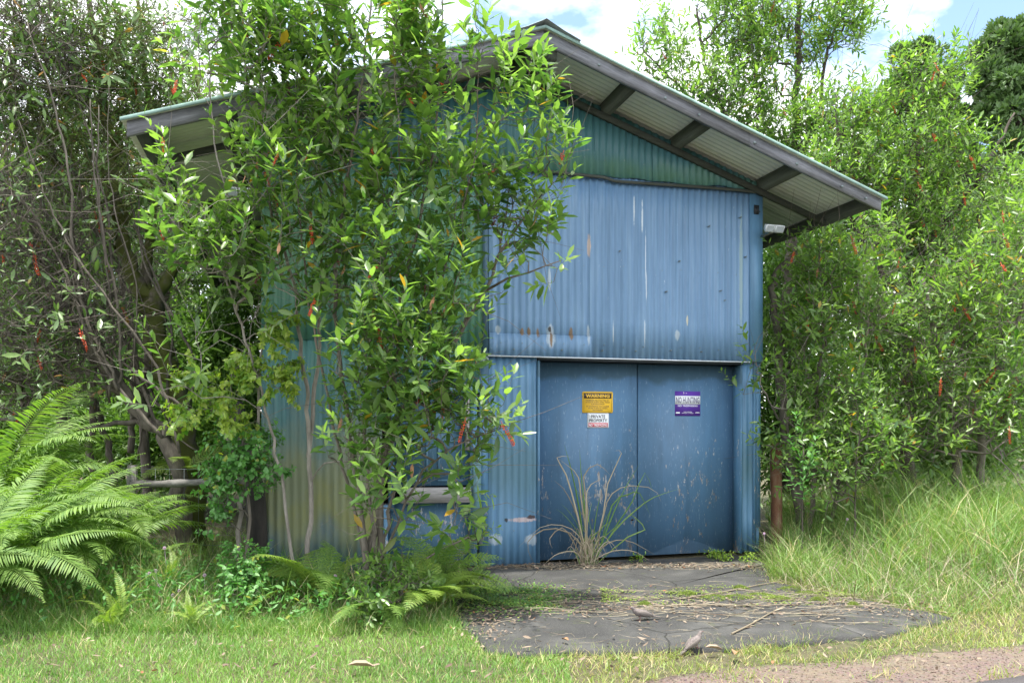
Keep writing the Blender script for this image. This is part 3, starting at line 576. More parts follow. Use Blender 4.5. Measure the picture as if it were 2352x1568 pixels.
Buf().box(-wW * .47, -wW * .31, -.005, -.0041, -wH * .41, -wH * .345).mk('white_patch', M['sign_white'], w_); Buf().box(wW * .30, wW * .47, -.005, -.0041, -wH * .385, -wH * .35).mk('white_patch', M['sign_white'], w_)
Buf().tube([(-wW * .17, -.005, wH * .47), (-wW * .155, -.006, wH * .43), (-wW * .17, -.005, wH * .38)], .004, 5).mk('torn_corner', M['sign_white'], w_)
Buf().box(-wW * .08, -wW * .03, -.005, -.0041, wH * .41, wH * .43).mk('white_patch', M['sign_white'], w_)

# floodlights
def flood(px, py, label, flip):
    s, z = SP(px, py, -.25); r = thing('floodlight', label, 'floodlight', s2w(s, -.25, z), TH, 'floodlights under the eaves')
    for k, dx in enumerate((-.05, .07)):
        b = Buf(); a = .055; tilt = .5
        pts = [(dx * flip + q[0], q[1] * math.cos(tilt) - q[2] * math.sin(tilt), q[1] * math.sin(tilt) + q[2] * math.cos(tilt)) for q in [(-a, -.03, -a * .75), (a, -.03, -a * .75), (a, -.03, a * .75), (-a, -.03, a * .75), (-a * .6, .05, -a * .5), (a * .6, .05, -a * .5), (a * .6, .05, a * .5), (-a * .6, .05, a * .5)]]
        b.add(pts, Q=[(0, 1, 2, 3), (7, 6, 5, 4), (0, 4, 5, 1), (1, 5, 6, 2), (2, 6, 7, 3), (3, 7, 4, 0)]); h = b.mk('lamp_head', M['white_plastic'], r)
        l = np.array(pts[:4]); c = l.mean(0); nrm = np.cross(l[1] - l[0], l[3] - l[0]); nrm /= np.linalg.norm(nrm); mk('lens', c + (l - c) * .8 + nrm * .002, quads=[(0, 1, 2, 3)], mat=M['lens'], parent=h)
    Buf().tube([(0, .03, -.02), (0, .08, -.03), (-.0, .24, -.04)], .012, 6).mk('bracket', M['galv'], r); return r
flood(1775, 524, 'white twin floodlight beside the upper right corner of blue wall', 1); flood(550, 440, 'white twin floodlight under left eave half hidden by leaves', -1)
# rusty post
b = Buf(); px = P(1783, 1100, 9.35); z1 = P(1783, 1016, 9.35)[2]; r = .066
pz = np.linspace(-.1, z1, 10); b.tube(np.column_stack([np.full(10, px[0]) + .004 * np.sin(pz * 5), np.full(10, 9.35), pz]), np.full(10, r) * (1 + .02 * np.sin(pz * 9)), 16)
tag(b.mk('bollard', M['rust'], smooth=False), 'rusty brown metal post standing in grass right of the shed', 'post')
# fence at the left: rail, posts, wires
fn = thing('fence', 'wire fence with grey weathered log rail left of the shed', 'fence', P(430, 1110, 8.2) * np.array([1, 1, 0]))
fb = Vector(fn.location)
def loc(p): return tuple(np.array(p) - np.array(fb))
pts = smoothline([loc(P(305, 1112, 8.35)), loc(P(400, 1110, 8.25)), loc(P(490, 1106, 8.15)), loc(P(600, 1104, 8.05))], 14); Buf().tube(pts, .040 + .006 * np.sin(np.arange(14) * 1.7), 10).mk('rail', M['log'], fn)
for px_, Yp, rr in ((300, 8.38, .05), (20, 8.9, .05)):
    a = P(px_, 1090, Yp); Buf().tube([loc((a[0], Yp, -.1)), loc((a[0] + .02, Yp, a[2] + .1))], rr, 9).mk('post', M['log'], fn)
for zz in (.62, .42, .22, 1.0):
    Buf().tube(smoothline([loc((P(-60, 0, 9)[0], 9.0, zz)), loc((P(200, 0, 8.6)[0], 8.6, zz - .01)), loc((P(560, 0, 8.1)[0], 8.12, zz))], 8), .0016, 4).mk('wire', M['galv'], fn)
for k in range(16):
    x = 60 + k * 33; Yp = 8.85 - .75 * (x + 60) / 620; a = P(x, 0, Yp)[0]; Buf().tube([loc((a, Yp, .05)), loc((a, Yp, 1.0))], .0012, 4).mk('wire', M['galv'], fn)

# ------------------------------------------------------------------ plants
fruit_me = []
for q, (n_, l_) in enumerate(((44, .11), (32, .075), (52, .15))):
    b = Buf(); t_ = R.random(n_); a_ = R.random(n_) * 6.28; rr = .011 * np.sqrt(np.clip(1.1 - t_, .2, 1))
    c_ = np.column_stack([np.cos(a_) * rr + .25 * l_ * np.sin(t_ * 1.5) * .4, np.sin(a_) * rr, -t_ * l_]); V = oct_[None] * .0052 * R.uniform(.8, 1.3, (n_, 1, 1)) * np.array([1, 1, 1.4]) + c_[:, None]
    b.add(V.reshape(-1, 3), T=(ot[None] + np.arange(n_)[:, None, None] * 6).reshape(-1, 3)); b.tube([(0, 0, .03), (0, 0, -l_)], .0018, 4); fruit_me.append(b.mk('fruit_cluster', M['fruit'], link=False, smooth=True))
fruit_black = fruit_me[1].copy(); fruit_black.materials.clear(); fruit_black.materials.append(M['fruit_dark'])
leaf_me = {}
def leaf_mesh(mat, tmpl, wr, q):
    key = (mat.name, tmpl, round(wr, 2), q)
    if key not in leaf_me:
        V, T, Q, A = leaves(np.zeros((1, 3)), np.array([[1., 0, 0]]), np.array([[0, 0, 1.]]), 1.0, wr, .12 + .12 * q / 5, tmpl, np.array([[.1 + .15 * q, R.random(), R.random() * .9]])); leaf_me[key] = mk('leaf', V, T, Q, mat, attr=A, link=False, smooth=True)
    return leaf_me[key]

def plant(name, label, cat, base, stems, blobs, leafm, barkm, seed=1, L=.10, wr=.34, n=(9, 16), shoot=(.18, .36), tmpl='hi', r0=.0022, rtip=.0018, lean=.45, droop=.2, group=None,
          nfruit=0, nleafobj=0, step=.14, k=4, out=55, drop_dir=0.0, keep=1.0, ground_ok=False, stemk=8, ndead=0, bare=0, crown='crown', pen=1.6, plume=1, dens=1.0):
    rg = np.random.default_rng(seed); base = np.array(base, float)
    root = thing(name, label, cat, tuple(base), 0, group)
    nodes = []; par = []; gr = []; stem_tubes = []
    for st in stems:
        pp = np.array([P(a, b_, c) for a, b_, c, _ in st]); rr = np.array([q[3] for q in st]); ln = np.linalg.norm(np.diff(pp, axis=0), axis=1).sum(); m = max(4, int(ln / .12))
        sm = smoothline(pp, m); rs = np.interp(np.linspace(0, 1, m), np.linspace(0, 1, len(rr)), rr)
        sm[1:-1] += rg.normal(0, .006, (m - 2, 3)) * (1 + 2 * rs[1:-1, None] / .05); stem_tubes.append((sm, rs))
        s0 = len(nodes)
        for q in range(m): nodes.append(sm[q]); par.append(len(nodes) - 2 if q else -1); gr.append(rs[q])
    ns = len(nodes); N = np.zeros((200000, 3)); N[:ns] = nodes; cnt = ns; PAR = np.full(200000, -1); PAR[:ns] = par
    tg = []; tb = []
    for bi, (a, b_, c, rx, rz, ry, nn) in enumerate(blobs):
        ce = P(a, b_, c); nn = int(nn * dens + .5); m_ = max(1, int(nn / plume + .5)); q = rg.normal(0, 1, (m_, 3)); q = unit(q) * (rg.random((m_, 1)) ** .42); q = ce + q * np.array([rx / F * c, ry, rz / F * c])
        dd = unit(rg.normal(0, .33, (m_, 3)) + np.array([0, -.05, 1.]) + (q - ce) * .25); kk = np.tile(np.arange(plume), m_) - (plume - 1) / 2
        tg.append(np.repeat(q, plume, 0) + np.repeat(dd, plume, 0) * (kk * rg.uniform(.10, .17, m_ * plume))[:, None] + rg.normal(0, .03 if plume > 1 else 0, (m_ * plume, 3)))
    tg = np.concatenate(tg); tg = tg[~in_shed(tg, .1)]; tg = tg[tg[:, 2] > gz(tg[:, 0], tg[:, 1]) + .05]
    d0 = np.array([np.min(((N[:ns] - t_) ** 2).sum(1)) for t_ in tg]); tg = tg[np.argsort(d0)]
    ax = []; tips = []; tipn = []
    for t_ in tg:
        dv = t_ - N[:cnt]; dist = np.sqrt((dv ** 2).sum(1)); cost = dist + pen * np.maximum(0, N[:cnt, 2] - t_[2] + .3 * dist) ; j = int(np.argmin(cost)); p0 = N[j]; ds = dist[j]
        m = max(2, int(ds / step)); pd = N[j] - N[PAR[j]] if PAR[j] >= 0 else np.array([0, 0, 1.]); pd = pd / max(np.linalg.norm(pd), 1e-6)
        c1 = p0 + (pd * .5 + np.array([0, 0, .35]) + (t_ - p0) / max(ds, 1e-6) * .6) * ds * .42
        u = np.linspace(0, 1, m + 1)[1:, None]; pts = (1 - u) ** 2 * p0 + 2 * u * (1 - u) * c1 + u ** 2 * t_; pts[:-1] += rg.normal(0, .012, (m - 1, 3))
        PAR[cnt] = j; PAR[cnt + 1:cnt + m] = np.arange(cnt, cnt + m - 1); N[cnt:cnt + m] = pts
        a_ = pts[-1] - (pts[-2] if m > 1 else p0); a_ = a_ / max(np.linalg.norm(a_), 1e-6); a_ = a_ + np.array([0, 0, lean]) + rg.normal(0, .18, 3); ax.append(a_ / np.linalg.norm(a_)); tips.append(t_); cnt += m; tipn.append(cnt - 1)
    tips = np.array(tips); ax = np.array(ax); ntip = len(tips); w = np.zeros(cnt); w[tipn] = 1
    for j in range(cnt - 1, -1, -1):
        if PAR[j] >= 0: w[PAR[j]] += w[j]
    rad = np.maximum(rtip, r0 * np.maximum(w, 1) ** .47); rad[:ns] = np.maximum(gr, 0)
    b = Buf(); e = np.arange(ns, cnt); p0 = N[PAR[e]]; r_0 = np.minimum(rad[PAR[e]], rad[e] * 1.35); V, Q = frustums(p0, N[e], r_0, rad[e], k); b.add(V, Q=Q)
    sl = rg.uniform(*shoot, ntip); e2 = tips + ax * sl[:, None]; V, Q = frustums(tips, e2, np.full(ntip, rtip), np.full(ntip, rtip * .5), 3); b.add(V, Q=Q)
    if bare:                                           # leafless side twigs
        pi = rg.integers(ns, cnt, bare); dd = unit(rg.normal(0, 1, (bare, 3)) * np.array([1, .8, .8]) + np.array([0, 0, .5])); q0 = N[pi]; ok = ~in_shed(q0 + dd * .4); q0, dd = q0[ok], dd[ok]
        l1 = rg.uniform(.25, 1.0, len(q0))[:, None]; q1 = q0 + dd * l1 * .5; q2 = q1 + unit(dd + rg.normal(0, .35, dd.shape)) * l1 * .5
        V, Q = frustums(q0, q1, np.full(len(q0), rtip * 1.5), np.full(len(q0), rtip * 1.1), 3); b.add(V, Q=Q); V, Q = frustums(q1, q2, np.full(len(q0), rtip), np.full(len(q0), rtip * .5), 3); b.add(V, Q=Q)
    b.V = [v - base for v in b.V]; kind(b.mk('twigs', barkm, root, smooth=True), 'stuff')
    for sm, rs in stem_tubes:
        bb = Buf(); bb.tube(sm - base, rs, stemk, True); kk_ = np.repeat(rs, stemk); bb.V[0][:len(kk_)] += rg.normal(0, 1, (len(kk_), 3)) * (kk_ * .07)[:, None]; bb.mk('trunk' if rs[0] > .04 else 'stem', barkm, root, smooth=True)
    cnts = rg.integers(n[0], n[1] + 1, ntip); si = np.repeat(np.arange(ntip), cnts); li = np.concatenate([np.arange(c) for c in cnts]); frac = (li + .5) / cnts[si]
    frac = 1 - (1 - frac) ** 1.25; A = ax[si]; pos = tips[si] + A * (sl[si] * frac)[:, None]; a, c = frames(A); ph = li * 2.399 + rg.random(ntip)[si] * 6.28
    rdl = a * np.cos(ph)[:, None] + c * np.sin(ph)[:, None]; an = np.radians(out + 18 - 38 * frac + rg.normal(0, 9, len(li))); D = A * np.cos(an)[:, None] + rdl * np.sin(an)[:, None]; D[:, 2] -= drop_dir
    D += rg.normal(0, .10, D.shape); D = unit(D); nr = unit(A * .8 + np.array([0, 0, .7]) + rg.normal(0, .2, D.shape)); LL = L * rg.uniform(.5, 1.2, len(li)) * rg.uniform(.75, 1.15, ntip)[si] * (1 - .4 * frac ** 3)
    vv = np.column_stack([rg.random(len(li)), np.clip(rg.random(ntip)[si] * .6 + frac * .4, 0, 1), rg.random(len(li))]); ok = ~in_shed(pos + D * LL[:, None] * .8, -.03) & (rg.random(len(li)) < keep)
    pos, D, nr, LL, vv = pos[ok], D[ok], nr[ok], LL[ok], vv[ok]; dr = rg.uniform(.3, 1.4, len(pos)) * droop; lo = np.zeros(len(pos), bool)
    if nleafobj:
        pxx = CX + pos[:, 0] / pos[:, 1] * F; pyy = HY - (pos[:, 2] - CH) / pos[:, 1] * F; vis = (pxx > 5) & (pxx < 2347) & (pyy > 5) & (pyy < 1560); sc = np.where(vis, LL / pos[:, 1], 0); idx = np.argsort(-sc)[:nleafobj]; lo[idx] = True
        for q, ii in enumerate(idx):
            d = Vector(D[ii]); s_ = d.cross(Vector(nr[ii])).normalized(); up = s_.cross(d); m3 = Matrix((d, s_ * -1, up)).transposed(); o = obj('leaf', leaf_mesh(leafm, tmpl, wr, q % 6), root)
            mw = m3.to_4x4(); o.matrix_basis = Matrix.Translation(Vector(pos[ii] - base)) @ mw @ Matrix.Scale(float(LL[ii]), 4)
    q = ~lo; V, T, Q, A_ = leaves(pos[q] - base, D[q], nr[q], LL[q], LL[q] * wr * rg.uniform(.85, 1.15, q.sum()), dr[q], tmpl, vv[q]); kind(mk(crown, V, T, Q, leafm, root, A_, smooth=(tmpl != 'lo')), 'stuff')
    for q in range(nfruit):
        j = rg.integers(0, ntip); o = obj('fruit_cluster', fruit_me[rg.integers(0, 3)] if rg.random() < .85 else fruit_black, root); o.location = tuple(tips[j] - base + ax[j] * sl[j] * rg.uniform(.3, 1) + np.array([0, -.03, -.01])); o.rotation_euler = (rg.normal(0, .3), rg.normal(0, .35), rg.random() * 6); s_ = rg.uniform(.8, 1.4); o.scale = (s_,) * 3
    for q in range(ndead):
        j = rg.integers(0, ntip); o = obj('dead_leaf', dead_me[q % 3], root); o.location = tuple(tips[j] - base + ax[j] * sl[j] * .4); o.rotation_euler = (rg.normal(0, .5), 1.2 + rg.normal(0, .3), rg.random() * 6)
    return root
dead_me = []
for q in range(3):
    V, T, Q, A = leaves(np.zeros((1, 3)), np.array([[1., 0, 0]]), np.array([[0, 0, 1.]]), .10, .03, .5 + .2 * q); dead_me.append(mk('dead_leaf', V, T, Q, M['dead_leaf'], attr=A, link=False))

def gbase(px, Y): x = (px - CX) / F * Y; return (x, Y, float(gz(x, Y)))
def gpy(px, Y): return HY - (gbase(px, Y)[2] - CH) / Y * F + 6

# --- front fruiting shrub (centre-left), several stems
Yb = 6.75
plant('shrub', 'tall glossy leaved shrub with red fruit clusters reaching over the blue wall', 'shrub', gbase(860, Yb),
      [[(860, gpy(860, Yb), Yb, .035), (862, 1180, 6.7, .03), (905, 980, 6.6, .026), (985, 880, 6.45, .022), (1060, 760, 6.4, .018), (1115, 665, 6.4, .014), (1150, 560, 6.45, .010), (1170, 430, 6.45, .006)],
       [(850, gpy(850, Yb), Yb - .05, .03), (825, 1150, 6.6, .024), (795, 950, 6.5, .02), (770, 700, 6.4, .016), (790, 450, 6.3, .012), (830, 200, 6.2, .009), (860, -60, 6.2, .006)],
       [(870, gpy(870, Yb), Yb + .05, .028), (880, 1120, 6.65, .022), (900, 900, 6.5, .017), (930, 640, 6.3, .013), (985, 420, 6.25, .010), (1010, 180, 6.2, .007), (1020, -40, 6.2, .005)],
       [(1115, 668, 6.4, .012), (1180, 640, 6.3, .009), (1240, 618, 6.25, .006), (1290, 598, 6.2, .004)],
       [(1130, 620, 6.4, .010), (1190, 520, 6.35, .008), (1250, 440, 6.3, .005), (1290, 410, 6.3, .003)],
       [(862, 1300, 6.7, .016), (840, 1000, 6.5, .012), (858, 700, 6.35, .010), (915, 420, 6.2, .007), (905, 120, 6.15, .005), (900, -60, 6.15, .003)], [(868, 1300, 6.75, .016), (930, 1020, 6.55, .012), (1000, 700, 6.35, .009), (1085, 380, 6.2, .006), (1100, 80, 6.2, .003)], [(845, 1300, 6.7, .014), (760, 950, 6.5, .011), (700, 620, 6.3, .008), (680, 300, 6.2, .006), (690, -20, 6.2, .003)],
       [(870, 1300, 6.6, .012), (960, 1100, 6.3, .009), (1060, 1020, 6.2, .007), (1180, 975, 6.15, .004)]],
      [(1000, 330, 6.2, 150, 170, .3, 112), (1210, 240, 6.25, 60, 70, .15, 14), (1240, 300, 6.25, 65, 90, .2, 22), (1190, 470, 6.25, 110, 90, .25, 60), (1040, 520, 6.3, 150, 130, .3, 76), (900, 560, 6.2, 130, 150, .35, 86),
       (880, 760, 6.15, 170, 150, .4, 150), (1010, 700, 6.2, 80, 90, .25, 42), (950, 900, 6.1, 170, 100, .35, 110), (1090, 960, 6.1, 110, 60, .25, 55), (850, 1030, 6.2, 110, 90, .35, 56), (1000, 1060, 6.25, 110, 60, .25, 34),
       (790, 300, 6.2, 130, 190, .3, 105), (850, 60, 6.15, 160, 120, .35, 95), (960, 130, 6.15, 75, 130, .25, 50), (1230, 610, 6.2, 65, 30, .12, 12), (1160, 180, 6.2, 40, 50, .12, 12), (1090, 110, 6.2, 20, 90, .1, 10), (1060, 1200, 6.1, 70, 50, .2, 12), (900, 1190, 6.1, 110, 70, .3, 16)],
      M['leaf'], M['bark'], seed=3, nfruit=20, nleafobj=300, ndead=12, L=.165, wr=.35, n=(7, 12), shoot=(.16, .34), lean=.9, bare=200, plume=4, dens=.68)
# --- shrub at the left wall edge
Yb = 7.0
plant('shrub', 'tall leafy shrub with pale grey stems covering the left end of shed', 'shrub', gbase(705, Yb),
      [[(705, gpy(705, Yb), Yb, .024), (712, 1080, 6.95, .020), (700, 860, 6.85, .017), (668, 640, 6.7, .014), (620, 430, 6.5, .013), (600, 220, 6.4, .009), (590, -40, 6.3, .006)],
       [(708, 1050, 6.95, .02), (730, 820, 6.9, .016), (740, 560, 6.7, .012), (720, 300, 6.5, .009), (700, 50, 6.4, .006)],
       [(690, gpy(690, Yb), Yb - .1, .015), (640, 1060, 6.85, .013), (600, 900, 6.7, .011), (540, 700, 6.5, .010), (470, 500, 6.3, .007)],
       [(705, 700, 6.7, .012), (560, 520, 6.5, .008), (500, 350, 6.4, .006), (480, 120, 6.3, .004)]],
      [(620, 80, 6.3, 150, 110, .4, 120), (505, 110, 6.35, 80, 90, .35, 60), (700, 200, 6.3, 120, 150, .4, 95), (650, 330, 6.35, 110, 120, .4, 70), (660, 480, 6.3, 150, 110, .4, 72), (520, 590, 6.3, 90, 80, .35, 46),
       (450, 530, 6.3, 85, 55, .3, 34), (640, 640, 6.4, 110, 80, .35, 34), (370, 430, 6.3, 35, 60, .2, 12), (760, 620, 6.4, 80, 120, .3, 36), (540, 690, 6.4, 50, 50, .2, 7), (800, 1020, 6.5, 70, 100, .2, 16), (430, 860, 6.4, 60, 40, .15, 10)],
      M['leaf'], M['bark_pale'], seed=8, nfruit=12, nleafobj=220, ndead=8, L=.16, wr=.34, n=(7, 12), shoot=(.16, .34), lean=.9, bare=220, plume=4, dens=.82)
# --- heart-leaved creeper with drooping lime clusters, and its stem
Yb = 7.15
plant('vine', 'creeper with overlapping drooping lime green leaves left of the shed corner', 'vine', gbase(540, Yb),
      [[(540, gpy(540, Yb), Yb, .022), (552, 1180, 7.1, .02), (562, 1100, 7.0, .016), (590, 980, 6.9, .012), (600, 820, 6.8, .008), (625, 700, 6.75, .005)],
       [(562, 1100, 7.0, .010), (520, 1000, 6.8, .008), (470, 900, 6.7, .006), (430, 830, 6.65, .004)], [(575, 1030, 6.95, .009), (530, 900, 6.8, .007), (535, 830, 6.75, .004)]],
      [(445, 860, 6.65, 30, 25, .08, 15), (495, 915, 6.65, 32, 34, .08, 20), (535, 975, 6.7, 25, 30, .08, 12), (560, 850, 6.7, 30, 50, .1, 26), (430, 950, 6.65, 30, 25, .1, 14), (635, 740, 6.65, 25, 50, .1, 18), (640, 850, 6.65, 30, 60, .1, 26)],
      M['leaf_lime'], M['bark_pale'], seed=21, L=.062, wr=.80, n=(16, 24), shoot=(.14, .22), tmpl='heart', lean=-.5, droop=.5, drop_dir=.55, out=70, r0=.0015, nleafobj=60, crown='foliage')
plant('vine', 'dense mid green heart leaved creeper climbing over the dark stump', 'vine', gbase(560, 7.1),
      [[(560, gpy(560, 7.1), 7.1, .02), (572, 1160, 7.05, .014), (560, 1050, 7.0, .008), (565, 980, 7.0, .005)]],
      [(560, 1030, 6.9, 75, 55, .22, 75), (600, 1090, 6.9, 50, 45, .2, 34), (520, 1110, 6.9, 40, 70, .2, 44), (510, 1190, 6.9, 28, 40, .15, 18)],
      M['leaf_heart'], M['bark'], seed=22, L=.062, wr=.78, n=(8, 13), shoot=(.10, .2), tmpl='heart', lean=.2, droop=.35, drop_dir=.35, out=75, r0=.0015, nleafobj=120, crown='foliage')
plant('bush', 'small rounded bush of soft heart shaped leaves in the left grass', 'bush', gbase(565, 6.35),
      [[(565, gpy(565, 6.35), 6.35, .008), (565, 1330, 6.3, .005)]], [(565, 1300, 6.3, 55, 55, .2, 85), (570, 1350, 6.2, 50, 30, .2, 40)],
      M['leaf_heart'], M['bark'], seed=23, L=.055, wr=.72, n=(7, 11), shoot=(.06, .14), tmpl='heart', lean=.6, droop=.3, drop_dir=.2, out=70, r0=.001, nleafobj=90, crown='foliage')
b = Buf(); pts = smoothline([P(592, gpy(592, 7.55), 7.5), P(588, 1150, 7.5), P(575, 1080, 7.52), P(560, 1000, 7.6), P(545, 930, 7.8)], 14); b.tube(pts, np.linspace(.10, .06, 14), 10)
tag(b.mk('tree_stump', M['bark_black'], smooth=True), 'almost black tree stump leaning against the left shed corner', 'stump')

# --- left thicket
TW = dict(barkm=M['bark_brown'], leafm=M['leaf_left'], n=(4, 8), shoot=(.18, .42), L=.15, plume=2, wr=.30, k=3, lean=.1, droop=.3, r0=.0032, rtip=.0032)
def lt(name, label, base, stems, blobs, **k): d = dict(TW); d.update(k); return plant(name, label, 'tree', base, stems, blobs, **d)
lt('tree', 'mossy forked tree with thick dark trunk left of the shed', gbase(440, 9.3),
   [[(445, gpy(445, 9.3), 9.3, .17), (430, 1000, 9.3, .14), (400, 880, 9.25, .125), (362, 780, 9.2, .12), (345, 700, 9.2, .11), (300, 620, 9.15, .09), (272, 480, 9.1, .075), (250, 300, 9.1, .055), (215, 80, 9.0, .035), (190, -100, 9, .02)],
    [(352, 715, 9.2, .09), (378, 650, 9.2, .07), (420, 605, 9.25, .05), (470, 540, 9.3, .04), (480, 380, 9.5, .03), (450, 150, 9.6, .02)],
    [(345, 700, 9.22, .07), (335, 600, 9.3, .055), (350, 430, 9.4, .04), (340, 220, 9.4, .028), (310, -20, 9.4, .018)],
    [(400, 620, 9.3, .02), (440, 605, 9.2, .015), (520, 590, 9.1, .010)]],
   [(250, 130, 9.0, 200, 170, .8, 330), (380, 330, 9.2, 130, 160, .6, 150), (120, 330, 8.8, 160, 150, .8, 190), (300, 480, 9.0, 140, 100, .6, 70)], barkm=M['bark_moss'], seed=31, bare=1500, stemk=12, nfruit=26)
rg = np.random.default_rng(404); BR = []
for q in range(26):
    a, b_ = rg.uniform(250, 470), rg.uniform(820, 1060); c_, d_ = rg.uniform(-80, 330), rg.uniform(-60, 620); e_ = rg.uniform(-60, 60); Y_ = rg.uniform(8.2, 9.6); w_ = rg.uniform(.008, .02)
    BR.append([(a, b_, Y_, w_), (a * .7 + c_ * .3 + e_, b_ * .7 + d_ * .3 + 20, Y_ - .1, w_ * .85), (a * .35 + c_ * .65 - e_ * .5, b_ * .35 + d_ * .65, Y_ - .2, w_ * .6), (c_, d_, Y_ - .3, w_ * .3)])
lt('tree', 'grey leaning tree whose bare trunk slants down from the upper left', gbase(420, 8.9),
   [[(425, gpy(425, 8.9), 8.9, .09), (400, 1050, 8.8, .085), (330, 960, 8.7, .075), (240, 840, 8.6, .065), (160, 720, 8.5, .055), (70, 560, 8.4, .045), (-20, 380, 8.4, .035), (-90, 160, 8.4, .02)],
    [(300, 920, 8.7, .035), (180, 850, 8.5, .025), (70, 800, 8.4, .018), (-60, 770, 8.3, .01)], [(240, 840, 8.6, .035), (200, 720, 8.6, .028), (130, 560, 8.6, .022), (60, 360, 8.6, .016), (10, 150, 8.6, .01)],
    [(330, 965, 8.7, .03), (150, 985, 8.4, .02), (-20, 960, 8.3, .012)]] + BR,
   [(60, 130, 8.4, 150, 170, .8, 210), (60, 520, 8.3, 150, 170, .8, 180), (130, 740, 8.3, 170, 130, .7, 150), (60, 890, 8.2, 150, 70, .6, 90)], seed=32, bare=1700, nfruit=24)
lt('tree', 'slender pale trunked tree standing behind the mossy tree', gbase(330, 11.2),
   [[(345, gpy(345, 11.2), 11.2, .07), (330, 900, 11.2, .06), (375, 700, 11.2, .055), (400, 560, 11.2, .045), (390, 380, 11.2, .03), (420, 150, 11, .02)], [(338, 950, 11.2, .05), (290, 780, 11.2, .04), (270, 600, 11.2, .03), (200, 350, 11, .02)],
    [(300, 1040, 11.0, .045), (310, 860, 11.0, .04), (300, 700, 11.0, .03), (250, 480, 11, .02)]],
   [(330, 250, 11, 260, 240, 1.0, 220), (300, 620, 11.2, 200, 200, .8, 120)], barkm=M['bark'], seed=33, bare=1300)
lt('tree', 'many stemmed grey tree at the far left edge behind ferns', gbase(120, 10.2),
   [[(130, gpy(130, 10.2), 10.2, .07), (140, 880, 10.2, .06), (110, 650, 10.1, .045), (60, 400, 10, .03), (20, 100, 10, .018)], [(100, gpy(100, 10.2), 10.2, .06), (60, 900, 10.2, .05), (0, 700, 10.1, .035), (-60, 450, 10, .02)],
    [(200, gpy(200, 10.4), 10.4, .05), (215, 880, 10.4, .045), (180, 640, 10.4, .035), (200, 380, 10.4, .025), (160, 60, 10.4, .015)], [(280, gpy(280, 10.6), 10.6, .05), (230, 950, 10.6, .04), (120, 800, 10.6, .03), (0, 620, 10.5, .02)]],
   [(100, 420, 10, 220, 250, .9, 260), (80, 800, 10, 200, 150, .8, 170)], seed=34, bare=1500)

# --- right side trees
RT = dict(barkm=M['bark_dark'], leafm=M['leaf_right'], n=(8, 14), shoot=(.22, .42), L=.14, plume=3, wr=.29, k=4, lean=.55, droop=.2, r0=.0026, rtip=.0022)
def rt(name, label, base, stems, blobs, cat='tree', **k): d = dict(RT); d.update(k); return plant(name, label, cat, base, stems, blobs, **d)
rt('tree', 'tall airy tree rising behind the right roof slope against the sky', gbase(1800, 12.2),
   [[(1800, gpy(1800, 12.2), 12.2, .13), (1810, 700, 12.2, .10), (1825, 420, 12.2, .075), (1830, 200, 12.2, .05), (1835, 0, 12.2, .035), (1840, -150, 12.2, .02)], [(1815, 500, 12.2, .05), (1700, 330, 12.0, .035), (1630, 180, 12, .025), (1600, 20, 12, .015)],
    [(1825, 400, 12.2, .04), (1880, 250, 12.2, .03), (1900, 120, 12.2, .02), (1950, 0, 12.2, .012)], [(1760, 400, 12.1, .03), (1660, 300, 12, .025), (1560, 200, 12, .018), (1480, 120, 12, .01)]],
   [(1700, 60, 12, 110, 130, .6, 125), (1860, 50, 12.1, 120, 120, .6, 110), (1960, 40, 12.1, 60, 60, .4, 26), (1520, 130, 11.9, 75, 85, .5, 44), (1620, 240, 11.9, 120, 90, .6, 110), (1780, 330, 11.9, 130, 110, .6, 110), (1900, 250, 12, 90, 70, .5, 44), (1730, 200, 12, 80, 90, .5, 50)], seed=41, bare=500, nfruit=26, dens=2.3)
rt('tree', 'sunlit bushy tree with many red fruit spikes right of the roof corner', gbase(2080, 10.8),
   [[(2080, gpy(2080, 10.8), 10.8, .11), (2085, 800, 10.8, .09), (2090, 620, 10.8, .07), (2100, 450, 10.8, .05), (2110, 280, 10.8, .03), (2130, 150, 10.8, .015)], [(2088, 600, 10.8, .05), (2200, 480, 10.6, .035), (2280, 350, 10.5, .022), (2330, 260, 10.5, .012)],
    [(2085, 700, 10.8, .05), (1980, 560, 10.7, .035), (1930, 400, 10.7, .025), (1920, 220, 10.7, .014)], [(2150, 560, 10.7, .02), (2260, 560, 10.5, .012), (2360, 520, 10.4, .006)]],
   [(2130, 200, 10.6, 105, 85, .5, 120), (1950, 280, 10.6, 85, 80, .5, 80), (2080, 350, 10.5, 160, 110, .6, 210), (2240, 400, 10.4, 80, 50, .5, 45), (1930, 440, 10.5, 120, 100, .6, 120), (2120, 500, 10.4, 170, 100, .6, 190), (2280, 440, 10.4, 70, 60, .4, 36), (2200, 640, 10.4, 170, 90, .6, 140)],
   seed=42, bare=500, nfruit=44)
